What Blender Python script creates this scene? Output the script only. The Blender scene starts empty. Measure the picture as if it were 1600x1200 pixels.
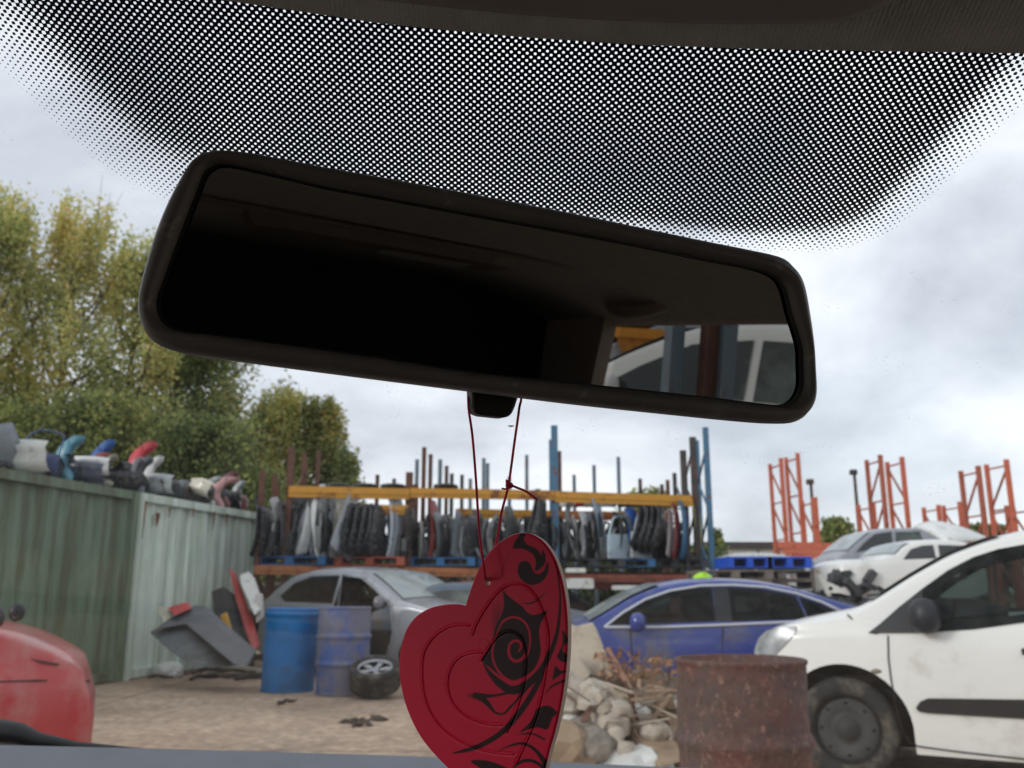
import bpy, bmesh, math, random
import numpy as np
from mathutils import Vector, Matrix
from mathutils.geometry import delaunay_2d_cdt, tessellate_polygon
random.seed(7); RNG = np.random.default_rng(7)
sc = bpy.context.scene
R = math.radians
# ---------------------------------------------------------------- camera
F_PX, PITCH, EYE = 1400.0, R(13.07), Vector((0, 0, 1.2))
cd = bpy.data.cameras.new('camera'); cam = bpy.data.objects.new('camera', cd); sc.collection.objects.link(cam)
cam.location = EYE; cam.rotation_euler = (R(90)+PITCH, 0, 0)
cd.sensor_width = 36; cd.lens = 36*F_PX/1600; cd.clip_start = 0.02; cd.clip_end = 3000
cd.dof.use_dof = True; cd.dof.focus_distance = 0.40; cd.dof.aperture_fstop = 21
sc.camera = cam
# ---------------------------------------------------------------- world
SUN_EL, SUN_AZ = R(20), R(240)
w = bpy.data.worlds.new('World'); sc.world = w; w.use_nodes = True
nt = w.node_tree; nt.nodes.clear(); N = nt.nodes.new; Lk = nt.links.new
out = N('ShaderNodeOutputWorld'); bg = N('ShaderNodeBackground'); bg2 = N('ShaderNodeBackground'); mx = N('ShaderNodeMixShader')
sky = N('ShaderNodeTexSky'); sky.sky_type = 'NISHITA'; sky.sun_disc = False; sky.sun_elevation = SUN_EL; sky.sun_rotation = SUN_AZ
Lk(sky.outputs[0], bg.inputs[0]); bg.inputs[1].default_value = 0.10
tc = N('ShaderNodeTexCoord'); mp = N('ShaderNodeMapping'); mp.inputs['Scale'].default_value = (1.6, 1.6, 2.6); mp.inputs['Location'].default_value = (.3, .9, .2)
Lk(tc.outputs['Generated'], mp.inputs[0])
n1 = N('ShaderNodeTexNoise'); n1.inputs['Scale'].default_value = 2.1; n1.inputs['Detail'].default_value = 8; n1.inputs['Roughness'].default_value = .54; n1.inputs['Distortion'].default_value = .25
Lk(mp.outputs[0], n1.inputs['Vector'])
cr = N('ShaderNodeValToRGB'); e = cr.color_ramp.elements
e[0].position = .36; e[0].color = (.56, .58, .635, 1); e[1].position = .64; e[1].color = (.98, .985, 1, 1)
m_ = cr.color_ramp.elements.new(.5); m_.color = (.76, .78, .83, 1)
Lk(n1.outputs['Fac'], cr.inputs[0]); Lk(cr.outputs[0], bg2.inputs[0]); bg2.inputs[1].default_value = 0.92
n2 = N('ShaderNodeTexNoise'); n2.inputs['Scale'].default_value = .9; n2.inputs['Detail'].default_value = 3
Lk(mp.outputs[0], n2.inputs['Vector'])
mr = N('ShaderNodeMapRange'); mr.inputs[1].default_value = .4; mr.inputs[2].default_value = .65; mr.inputs[3].default_value = .05; mr.inputs[4].default_value = .22
Lk(n2.outputs['Fac'], mr.inputs[0]); Lk(mr.outputs[0], mx.inputs[0])
Lk(bg2.outputs[0], mx.inputs[1]); Lk(bg.outputs[0], mx.inputs[2]); Lk(mx.outputs[0], out.inputs[0])
sd = bpy.data.lights.new('sun', 'SUN'); sd.energy = 1.1; sd.angle = R(14); sd.color = (1, .96, .9)
sun = bpy.data.objects.new('sun', sd); sc.collection.objects.link(sun)
sun.rotation_euler = Vector((math.sin(SUN_AZ)*math.cos(SUN_EL), math.cos(SUN_AZ)*math.cos(SUN_EL), math.sin(SUN_EL))).to_track_quat('Z', 'Y').to_euler()
vs = sc.view_settings; vs.view_transform = 'Standard'; vs.look = 'None'; vs.exposure = 0.42; vs.gamma = 1; vs.use_curve_mapping = False
sc.cycles.transparent_max_bounces = 24

# ---------------------------------------------------------------- rays from the photograph to places
CP, SP = math.cos(PITCH), math.sin(PITCH)
def ray(px, py):
    x, y = (px-800)/F_PX, (600-py)/F_PX
    return Vector((x, CP-SP*y, SP+CP*y))
def at(px, py, Y): d = ray(px, py); return EYE + d*(Y/d.y)
def atz(px, py, z): d = ray(px, py); return EYE + d*((z-EYE.z)/d.z)
def ground(px, py): return atz(px, py, 0)
def atplane(px, py, p0, n): d = ray(px, py); return EYE + d*((p0-EYE).dot(n)/d.dot(n))
def c2w(x, y, z): return Vector((x, z*CP-y*SP, z*SP+y*CP))

# ---------------------------------------------------------------- helpers
def mesh_obj(name, verts, faces, mat=None, parent=None, smooth=False, mats=None, fm=None):
    me = bpy.data.meshes.new(name); me.from_pydata([tuple(v) for v in verts], [], [tuple(f) for f in faces]); me.validate(); me.update()
    o = bpy.data.objects.new(name, me); sc.collection.objects.link(o)
    for m in (mats or ([mat] if mat else [])): me.materials.append(m)
    if fm is not None and len(fm) == len(me.polygons): me.polygons.foreach_set('material_index', fm)
    if smooth: me.polygons.foreach_set('use_smooth', [True]*len(me.polygons))
    if parent: o.parent = parent
    return o
def tag(o, label=None, cat=None, group=None, kind=None):
    if label: o['label'] = label
    if cat: o['category'] = cat
    if group: o['group'] = group
    if kind: o['kind'] = kind
    return o
def thing(name, label, cat, loc=(0, 0, 0), rz=0, group=None, rot=None):
    o = bpy.data.objects.new(name, None); sc.collection.objects.link(o); o.empty_display_size = .1
    o.location = loc; o.rotation_euler = rot or (0, 0, rz)
    return tag(o, label, cat, group)
def copy_tree(o, parent=None):
    c = o.copy(); sc.collection.objects.link(c)
    if parent: c.parent = parent
    for ch in list(o.children): copy_tree(ch, c)
    return c
class MB:
    def __init__(s): s.v = []; s.f = []; s.m = []
    def add(s, vs, fs, mi=0):
        b = len(s.v); s.v += [tuple(x) for x in vs]; s.f += [tuple(i+b for i in f) for f in fs]; s.m += [mi]*len(fs); return s
    def box(s, a, b, M=None, mi=0):
        (x0, y0, z0), (x1, y1, z1) = a, b
        vs = [Vector(p) for p in ((x0,y0,z0),(x1,y0,z0),(x1,y1,z0),(x0,y1,z0),(x0,y0,z1),(x1,y0,z1),(x1,y1,z1),(x0,y1,z1))]
        if M: vs = [M @ v for v in vs]
        return s.add(vs, [(0,3,2,1),(4,5,6,7),(0,1,5,4),(1,2,6,5),(2,3,7,6),(3,0,4,7)], mi)
    def bar(s, p, q, w, h=None, mi=0):
        p, q = Vector(p), Vector(q); h = h or w; d = q-p
        M = Matrix.Translation(p) @ d.to_track_quat('Z', 'Y').to_matrix().to_4x4()
        return s.box((-w/2,-h/2,0),(w/2,h/2,d.length), M, mi)
    def tube(s, pts, r, n=8, mi=0, caps=True):
        pts = [Vector(p) for p in pts]; rs = r if isinstance(r, (list, tuple)) else [r]*len(pts); vs = []; fs = []; up = None
        for i, p in enumerate(pts):
            t = (pts[min(i+1, len(pts)-1)]-pts[max(i-1, 0)]).normalized()
            if up is None: up = t.orthogonal().normalized()
            up = (up - t*up.dot(t)).normalized(); sd_ = t.cross(up)
            for k in range(n):
                a = 2*math.pi*k/n; vs.append(p + (up*math.cos(a)+sd_*math.sin(a))*rs[i])
        for i in range(len(pts)-1):
            for k in range(n): fs.append((i*n+k, i*n+(k+1) % n, (i+1)*n+(k+1) % n, (i+1)*n+k))
        if caps: fs += [tuple(range(n))[::-1], tuple((len(pts)-1)*n+k for k in range(n))]
        return s.add(vs, fs, mi)
    def lathe(s, prof, n=32, M=None, mi=0):      # prof: (r, z)
        vs = []; fs = []
        for r, z in prof:
            for k in range(n):
                a = 2*math.pi*k/n; v = Vector((r*math.cos(a), r*math.sin(a), z)); vs.append(M @ v if M else v)
        for i in range(len(prof)-1):
            for k in range(n): fs.append((i*n+k, i*n+(k+1) % n, (i+1)*n+(k+1) % n, (i+1)*n+k))
        return s.add(vs, fs, mi)
    def build(s, name, mat=None, parent=None, smooth=False, mats=None):
        return mesh_obj(name, s.v, s.f, mat, parent, smooth, mats, s.m if mats else None)
def bevel(o, w=.01, seg=2):
    m = o.modifiers.new('bevel', 'BEVEL'); m.width = w; m.segments = seg; m.limit_method = 'ANGLE'; return o
def catmull(P, per=8, closed=False):
    P = [Vector(p) for p in P]; n = len(P); o = []
    for i in range(n if closed else n-1):
        g = (lambda k: P[k % n]) if closed else (lambda k: P[max(0, min(n-1, k))])
        a, b, c, d = g(i-1), g(i), g(i+1), g(i+2)
        for k in range(per):
            t = k/per; o.append(.5*((2*b)+(c-a)*t+(2*a-5*b+4*c-d)*t*t+(3*b-a-3*c+d)*t**3))
    if not closed: o.append(P[-1])
    return o

# ---------------------------------------------------------------- materials
def srgb(r, g, b): return tuple(((c/255+.055)/1.055)**2.4 if c/255 > .04045 else c/255/12.92 for c in (r, g, b))
def pane_mat(name='clear windscreen glass', veil=.024, tint=(.93, .96, .97), gloss=.05):
    m = bpy.data.materials.new(name); m.use_nodes = True; t = m.node_tree; n = t.nodes; n.clear(); L = t.links.new
    o = n.new('ShaderNodeOutputMaterial'); tr = n.new('ShaderNodeBsdfTransparent'); tr.inputs[0].default_value = (*tint, 1)
    gl = n.new('ShaderNodeBsdfGlossy'); gl.inputs['Roughness'].default_value = .02; fr = n.new('ShaderNodeLayerWeight'); fr.inputs[0].default_value = .12
    m0 = n.new('ShaderNodeMath'); m0.operation = 'MULTIPLY'; m0.inputs[1].default_value = gloss; L(fr.outputs['Fresnel'], m0.inputs[0])
    ms = n.new('ShaderNodeMixShader'); L(m0.outputs[0], ms.inputs[0]); L(tr.outputs[0], ms.inputs[1]); L(gl.outputs[0], ms.inputs[2])
    c = n.new('ShaderNodeTexCoord'); z = n.new('ShaderNodeTexNoise'); z.inputs['Scale'].default_value = 9; z.inputs['Detail'].default_value = 10; z.inputs['Roughness'].default_value = .75; L(c.outputs['Object'], z.inputs['Vector'])
    r = n.new('ShaderNodeMapRange'); r.inputs[1].default_value = .4; r.inputs[2].default_value = .75; r.inputs[3].default_value = veil*.35; r.inputs[4].default_value = veil*2.2; L(z.outputs['Fac'], r.inputs[0])
    # dried specks on the outside of the pane
    z2 = n.new('ShaderNodeTexNoise'); z2.inputs['Scale'].default_value = 420; z2.inputs['Detail'].default_value = 2; L(c.outputs['Object'], z2.inputs['Vector'])
    z3 = n.new('ShaderNodeTexNoise'); z3.inputs['Scale'].default_value = 30; z3.inputs['Detail'].default_value = 3; L(c.outputs['Object'], z3.inputs['Vector'])
    ad = n.new('ShaderNodeMath'); ad.operation = 'MULTIPLY'; L(z2.outputs['Fac'], ad.inputs[0]); L(z3.outputs['Fac'], ad.inputs[1])
    r2 = n.new('ShaderNodeMapRange'); r2.inputs[1].default_value = .395; r2.inputs[2].default_value = .44; r2.inputs[3].default_value = 0; r2.inputs[4].default_value = .14; L(ad.outputs[0], r2.inputs[0])
    mm = n.new('ShaderNodeMath'); mm.operation = 'MAXIMUM'; L(r.outputs[0], mm.inputs[0]); L(r2.outputs[0], mm.inputs[1])
    df = n.new('ShaderNodeBsdfDiffuse'); df.inputs[0].default_value = (.5, .48, .45, 1); tl = n.new('ShaderNodeBsdfTranslucent'); tl.inputs[0].default_value = (.55, .54, .52, 1)
    md = n.new('ShaderNodeMixShader'); md.inputs[0].default_value = .5; L(df.outputs[0], md.inputs[1]); L(tl.outputs[0], md.inputs[2])
    mf = n.new('ShaderNodeMixShader'); L(mm.outputs[0], mf.inputs[0]); L(ms.outputs[0], mf.inputs[1]); L(md.outputs[0], mf.inputs[2]); L(mf.outputs[0], o.inputs[0])
    return m
_mats = {}
def mat(name, col, rough=.6, metal=0, var=.15, scale=3.0, dirt=None, dirt_amt=.35, dirt_scale=2.0, stretch=None, bump=0, bscale=40, coat=0, spec=.5):
    if name in _mats: return _mats[name]
    m = bpy.data.materials.new(name); m.use_nodes = True; t = m.node_tree; n = t.nodes; b = n['Principled BSDF']; _mats[name] = m
    c = n.new('ShaderNodeTexCoord'); vec = c.outputs['Object']
    if stretch:
        q = n.new('ShaderNodeMapping'); q.inputs['Scale'].default_value = stretch; t.links.new(vec, q.inputs[0]); vec = q.outputs[0]
    z = n.new('ShaderNodeTexNoise'); z.inputs['Scale'].default_value = scale; z.inputs['Detail'].default_value = 6; t.links.new(vec, z.inputs['Vector'])
    r = n.new('ShaderNodeMapRange'); r.inputs[1].default_value = .3; r.inputs[2].default_value = .7; r.inputs[3].default_value = 1-var; r.inputs[4].default_value = 1+var
    t.links.new(z.outputs['Fac'], r.inputs[0])
    mul = n.new('ShaderNodeMix'); mul.data_type = 'RGBA'; mul.blend_type = 'MULTIPLY'; mul.inputs['Factor'].default_value = 1
    mul.inputs['A'].default_value = (*col, 1); t.links.new(r.outputs[0], mul.inputs['B']); cur = mul.outputs['Result']
    if dirt:
        z2 = n.new('ShaderNodeTexNoise'); z2.inputs['Scale'].default_value = dirt_scale; z2.inputs['Detail'].default_value = 8; z2.inputs['Roughness'].default_value = .65; t.links.new(vec, z2.inputs['Vector'])
        r2 = n.new('ShaderNodeMapRange'); r2.inputs[1].default_value = .62-dirt_amt*.35; r2.inputs[2].default_value = .74-dirt_amt*.3; r2.inputs[3].default_value = 0; r2.inputs[4].default_value = .9
        t.links.new(z2.outputs['Fac'], r2.inputs[0])
        mi = n.new('ShaderNodeMix'); mi.data_type = 'RGBA'; mi.inputs['B'].default_value = (*dirt, 1); t.links.new(r2.outputs[0], mi.inputs['Factor']); t.links.new(cur, mi.inputs['A']); cur = mi.outputs['Result']
    t.links.new(cur, b.inputs['Base Color'])
    b.inputs['Roughness'].default_value = rough; b.inputs['Metallic'].default_value = metal; b.inputs['Specular IOR Level'].default_value = spec
    if coat: b.inputs['Coat Weight'].default_value = coat; b.inputs['Coat Roughness'].default_value = .08
    if bump:
        z3 = n.new('ShaderNodeTexNoise'); z3.inputs['Scale'].default_value = bscale; z3.inputs['Detail'].default_value = 5; t.links.new(vec, z3.inputs['Vector'])
        bp = n.new('ShaderNodeBump'); bp.inputs['Strength'].default_value = bump; bp.inputs['Distance'].default_value = .02; t.links.new(z3.outputs['Fac'], bp.inputs['Height']); t.links.new(bp.outputs[0], b.inputs['Normal'])
    return m
DIRT = srgb(120, 105, 85); RUST = srgb(110, 58, 36)
def paint(name, rgb, dirt_amt=.2, rough=.35): return mat(name, srgb(*rgb), rough, 0, .06, 2, DIRT, dirt_amt, 2.5, coat=.4, bump=.1, bscale=2.5)
M_black = mat('black plastic', srgb(28, 28, 30), .5, var=.2)
M_tyre = mat('tyre rubber', srgb(38, 38, 38), .85, var=.25, scale=8, dirt=srgb(95, 88, 78), dirt_amt=.35, dirt_scale=6)
M_alloy = mat('alloy rim', srgb(170, 172, 175), .35, .6, .1)
M_steel = mat('dusty steel rim', srgb(62, 62, 62), .7, .2, .25, 8)
M_chrome = mat('pale window trim', srgb(205, 207, 212), .3, .3, .05)
M_glass = mat('dark car glass', srgb(30, 36, 34), .05, 0, .5, 2.2, dirt=srgb(84, 98, 90), dirt_amt=.25, dirt_scale=1.5, spec=.9, bump=.04, bscale=3)  # pale green mottling imitates reflections in the panes
M_seat = mat('dark grey seat cloth', srgb(58, 58, 60), .95, 0, .15, 9)
M_open = pane_mat('tinted car side glass', .06, (.30, .37, .35), .4)
M_paleglass = mat('dusty windscreen glass', srgb(150, 162, 162), .15, 0, .25, 2.0, dirt=srgb(90, 100, 98), dirt_amt=.3, dirt_scale=2)
M_dark = mat('dark underside', srgb(20, 20, 21), .9, var=.4, scale=6)
M_lamp = mat('clear lamp lens', srgb(150, 154, 156), .25, .1, .35, 14)

# ---------------------------------------------------------------- ground
def ground_mat():
    m = bpy.data.materials.new('worn concrete yard'); m.use_nodes = True; t = m.node_tree; n = t.nodes; b = n['Principled BSDF']; L = t.links.new
    c = n.new('ShaderNodeTexCoord')
    def noise(s, d=8, r=.6, dist=0):
        z = n.new('ShaderNodeTexNoise'); z.inputs['Scale'].default_value = s; z.inputs['Detail'].default_value = d; z.inputs['Roughness'].default_value = r; z.inputs['Distortion'].default_value = dist; L(c.outputs['Object'], z.inputs['Vector']); return z.outputs['Fac']
    def ramp(f, a, b_, c1, c2):
        r = n.new('ShaderNodeValToRGB'); r.color_ramp.elements[0].position = a; r.color_ramp.elements[1].position = b_; r.color_ramp.elements[0].color = (*c1, 1); r.color_ramp.elements[1].color = (*c2, 1); L(f, r.inputs[0]); return r.outputs[0]
    base = ramp(noise(.7, 9, .62, .4), .33, .68, srgb(158, 136, 116), srgb(204, 180, 156))
    fine = ramp(noise(9, 8, .7), .35, .65, (.55, .54, .53), (1.2, 1.2, 1.2))
    m1 = n.new('ShaderNodeMix'); m1.data_type = 'RGBA'; m1.blend_type = 'MULTIPLY'; m1.inputs['Factor'].default_value = 1; L(base, m1.inputs['A']); L(fine, m1.inputs['B'])
    st = ramp(noise(.5, 9, .75, 1.5), .54, .68, (0, 0, 0), (1, 1, 1))
    m2 = n.new('ShaderNodeMix'); m2.data_type = 'RGBA'; L(st, m2.inputs['Factor']); L(m1.outputs['Result'], m2.inputs['A']); m2.inputs['B'].default_value = (*srgb(132, 116, 102), 1)
    bw = n.new('ShaderNodeTexBrick'); bw.offset = 0; bw.inputs['Brick Width'].default_value = 4.5; bw.inputs['Row Height'].default_value = 3.7; bw.inputs['Scale'].default_value = 1; bw.inputs['Mortar Size'].default_value = .03; bw.inputs['Mortar Smooth'].default_value = .8; bw.inputs['Color1'].default_value = bw.inputs['Color2'].default_value = (1, 1, 1, 1); bw.inputs['Mortar'].default_value = (.5, .45, .4, 1); L(c.outputs['Object'], bw.inputs['Vector'])
    m3 = n.new('ShaderNodeMix'); m3.data_type = 'RGBA'; m3.blend_type = 'MULTIPLY'; m3.inputs['Factor'].default_value = 1; L(m2.outputs['Result'], m3.inputs['A']); L(bw.outputs['Color'], m3.inputs['B'])
    L(m3.outputs['Result'], b.inputs['Base Color']); b.inputs['Roughness'].default_value = .92
    bp = n.new('ShaderNodeBump'); bp.inputs['Strength'].default_value = .5; bp.inputs['Distance'].default_value = .03; L(noise(14, 8, .7), bp.inputs['Height']); L(bp.outputs[0], b.inputs['Normal'])
    return m
g = mesh_obj('ground', [(-900, -300, 0), (900, -300, 0), (900, 1500, 0), (-900, 1500, 0)], [(0, 1, 2, 3)], ground_mat()); g['kind'] = 'structure'

# ================================================================= THE CAR WE SIT IN
U = c2w(.9968, -.08, 0.0).normalized(); W = c2w(-.051, -.632, .773); W = (W-U*W.dot(U)).normalized()
WN = U.cross(W).normalized()                       # pane normal
if WN.dot(Vector((0, 0, 1))) < 0: WN = -WN         # outward, up
d0 = ray(900, 74); O_ws = EYE + d0*0.42
UP = (Vector((0, 0, 1))-U*U.z).normalized(); FW = UP.cross(U).normalized()
def ws_uw(px, py): p = atplane(px, py, O_ws, WN)-O_ws; return p.dot(U), p.dot(W)
def ws_pt(u, w_, off=0.0): return O_ws + U*u + W*w_ + WN*off
M_pane = pane_mat(); M_side = pane_mat('side window glass', .015, (.8, .84, .83))
car = thing('parked_car', 'dark cabin of the vehicle the picture is taken from, with dotted windscreen and tilted mirror', 'car', (0, 0, 0))
UL, UR, WL = -.84, .88, 1.14
ws = MB()
ws.add([ws_pt(UL, -.03), ws_pt(UR, -.03), ws_pt(UR, WL), ws_pt(UL, WL)], [(0, 1, 2, 3)])
windscreen = ws.build('windscreen', M_pane, car)
# frit band (dotted print) on the inside of the pane
u_, w_ = ws_uw(798, 669); b = MB(); b.tube([ws_pt(u_-.0022, w_, .002), ws_pt(u_, w_+.0004, .002), ws_pt(u_+.0024, w_-.0006, .002)], [.0003, .0007, .0003], 6); b.build('stuck_fleck', M_black, windscreen)
A_PITCH = 12.55*0.42/F_PX*1.0
edge_px = [(-220, -160), (-60, 22), (0, 88), (100, 192), (180, 262), (262, 305), (320, 318), (500, 334), (800, 358), (1100, 378), (1190, 386), (1270, 388), (1320, 382), (1385, 360), (1450, 302), (1530, 222), (1600, 150), (1700, 40), (1850, -140)]
edge_uw = np.array([ws_uw(*p) for p in edge_px])
def frit():
    us = np.arange(-.34, .36, .004); wv = np.arange(-.02, .20, .004)
    GU, GW = np.meshgrid(us, wv); P2 = np.stack([GU.ravel(), GW.ravel()], 1)
    dmin = np.full(len(P2), 9.0)
    for a, b in zip(edge_uw[:-1], edge_uw[1:]):
        ab = b-a; t = np.clip(((P2-a)@ab)/(ab@ab), 0, 1); dmin = np.minimum(dmin, np.linalg.norm(P2-(a+t[:, None]*ab), axis=1))
    wb = np.interp(P2[:, 0], edge_uw[:, 0], edge_uw[:, 1]); sgn = np.where(P2[:, 1] < wb, 1, -1)
    d = dmin*sgn; wide = np.interp(P2[:, 0], [-.2, -.08, .1, .2], [1.75, .9, .62, 1.1])
    T = np.interp(d/wide, [-.004, .0, .017, .024, .03], [-1.2, -.80, 0.0, .38, .46])
    nu, nw = len(us), len(wv); vs = [ws_pt(u, v, -.002) for u, v in P2]
    fs = [(j*nu+i, j*nu+i+1, (j+1)*nu+i+1, (j+1)*nu+i) for j in range(nw-1) for i in range(nu-1) if max(T[j*nu+i], T[(j+1)*nu+i+1], T[(j+1)*nu+i], T[j*nu+i+1]) > -1.1]
    m = bpy.data.materials.new('black dotted print on glass'); m.use_nodes = True; t = m.node_tree; n = t.nodes; n.clear(); L = t.links.new
    o = n.new('ShaderNodeOutputMaterial'); uv = n.new('ShaderNodeUVMap'); sp = n.new('ShaderNodeSeparateXYZ'); L(uv.outputs[0], sp.inputs[0])
    def mth(op, a, b=None, c=None):
        q = n.new('ShaderNodeMath'); q.operation = op
        for i, v in enumerate((a, b, c)):
            if v is None: continue
            if isinstance(v, (int, float)): q.inputs[i].default_value = v
            else: L(v, q.inputs[i])
        return q.outputs[0]
    cu = mth('COSINE', mth('MULTIPLY', sp.outputs[0], 2*math.pi)); cw = mth('COSINE', mth('MULTIPLY', sp.outputs[1], 2*math.pi))
    gg = mth('MULTIPLY', cu, cw); at_ = n.new('ShaderNodeAttribute'); at_.attribute_name = 'cover'
    fac = mth('MULTIPLY_ADD', mth('SUBTRACT', at_.outputs['Fac'], gg), 9.0, .5); q = n.new('ShaderNodeClamp'); L(fac, q.inputs[0])
    tr = n.new('ShaderNodeBsdfTransparent'); pr = n.new('ShaderNodeBsdfPrincipled'); pr.inputs['Base Color'].default_value = (.006, .008, .034, 1); pr.inputs['Roughness'].default_value = .6; pr.inputs['Specular IOR Level'].default_value = .2  # bluish glass flare put into the colour of the black print
    ms = n.new('ShaderNodeMixShader'); L(q.outputs[0], ms.inputs[0]); L(tr.outputs[0], ms.inputs[1]); L(pr.outputs[0], ms.inputs[2]); L(ms.outputs[0], o.inputs[0])
    ob = mesh_obj('dotted_band', vs, fs, m, windscreen); me = ob.data
    a = me.attributes.new('cover', 'FLOAT', 'POINT'); a.data.foreach_set('value', T.astype(np.float32))
    uvl = me.uv_layers.new(name='UVMap'); li = np.empty(len(me.loops), np.int32); me.loops.foreach_get('vertex_index', li)
    uvl.data.foreach_set('uv', (P2[li]/A_PITCH).astype(np.float32).ravel())
frit()
M_fab = mat('dark ribbed headliner fabric', srgb(172, 170, 167), .95, 0, .1, 60, bump=.25, bscale=500)
M_trim = mat('grey brown cabin plastic', srgb(150, 138, 126), .55, 0, .06, 12, bump=.15, bscale=900)
M_panel = mat('grey overhead moulding', srgb(118, 110, 104), .6, 0, .06, 12)
M_cab = mat('black cabin lining', srgb(34, 32, 31), .9, 0, .2, 6)
# headliner
hd = [(-300, -62), (100, -30), (330, -2), (480, 20), (600, 38), (800, 58), (1000, 71), (1200, 78), (1400, 81), (1600, 84), (1900, 92)]
hd_uw = np.array([ws_uw(x, y-13) for x, y in hd])
def headliner():
    us = np.linspace(UL, UR, 100); wv = np.interp(us, hd_uw[:, 0], hd_uw[:, 1])
    rows = [(0, .05), (0.0, -.002), (-.015, .004), (-.05, .018), (-.10, .028), (-.2, .036), (-.35, .05), (-.6, .06), (-1.0, .055), (-1.5, .045), (-1.99, .03)]
    vs = [];
    for k, (f, h) in enumerate(rows):
        for u, wv_ in zip(us, wv):
            p = ws_pt(u, wv_, -.0035)
            if k > 4: p = ws_pt(u, wv_*max(0, 1-(k-4)/3), -.0035)
            arch = -.05*(abs((u-.04)/.75)**5)*min(1, k/3)
            vs.append(p + FW*f + UP*(h+arch))
    n = len(us); fs = [(j*n+i, j*n+i+1, (j+1)*n+i+1, (j+1)*n+i) for j in range(len(rows)-1) for i in range(n-1)]
    o = mesh_obj('headliner', vs, fs, M_fab, car, True); s = o.modifiers.new('s', 'SOLIDIFY'); s.thickness = .012; s.offset = -1
    # fine ribs as bump
    t = M_fab.node_tree; wv2 = t.nodes.new('ShaderNodeTexWave'); wv2.inputs['Scale'].default_value = 150; wv2.bands_direction = 'X'
    c = [x for x in t.nodes if x.type == 'TEX_COORD'][0]; t.links.new(c.outputs['Object'], wv2.inputs['Vector'])
    bp = [x for x in t.nodes if x.type == 'BUMP'][0]; b2 = t.nodes.new('ShaderNodeBump'); b2.inputs['Strength'].default_value = .22; b2.inputs['Distance'].default_value = .002
    t.links.new(wv2.outputs['Fac'], b2.inputs['Height']); t.links.new(bp.outputs[0], b2.inputs['Normal']); t.links.new(b2.outputs[0], t.nodes['Principled BSDF'].inputs['Normal'])
headliner()
def slab(name, px_curve, drop, back, m, thick=.03):
    # moulding under the headliner: front outline from px_curve on a level plane, swept back
    p0 = O_ws + UP*drop; fr = [atplane(x, y, p0, UP) for x, y in px_curve]; fr = catmull(fr, 6)
    n = len(fr); rows = [(-.014, thick, 0), (-.006, thick*.5, 0), (0, .006, 0), (-.004, 0.0, 0), (-.012, -.003, 0), (-back, -.004, 0)]
    cen = sum(fr, Vector())/n; vs = []
    for f, h, _ in rows:
        for i, p in enumerate(fr):
            t = (fr[min(i+1, n-1)]-fr[max(i-1, 0)]).normalized(); nrm = t.cross(UP).normalized()
            if nrm.dot(FW) > 0 or (abs(nrm.dot(FW)) < .2 and (p-cen).dot(nrm) > 0): nrm = -nrm
            q = p + (nrm*(-f) if abs(f) < .05 else -FW*back) + UP*h
            vs.append(q)
    fs = [(j*n+i, j*n+i+1, (j+1)*n+i+1, (j+1)*n+i) for j in range(len(rows)-1) for i in range(n-1)]
    return mesh_obj(name, vs, fs, m, car, True)
slab('overhead_moulding', [(380, -40), (430, -8), (520, 2), (600, 10), (700, 21), (800, 31), (900, 38), (1000, 43), (1120, 46), (1230, 46), (1300, 43), (1350, 33), (1390, 16), (1415, -2), (1440, -40)], -.004, .16, M_panel)
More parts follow.
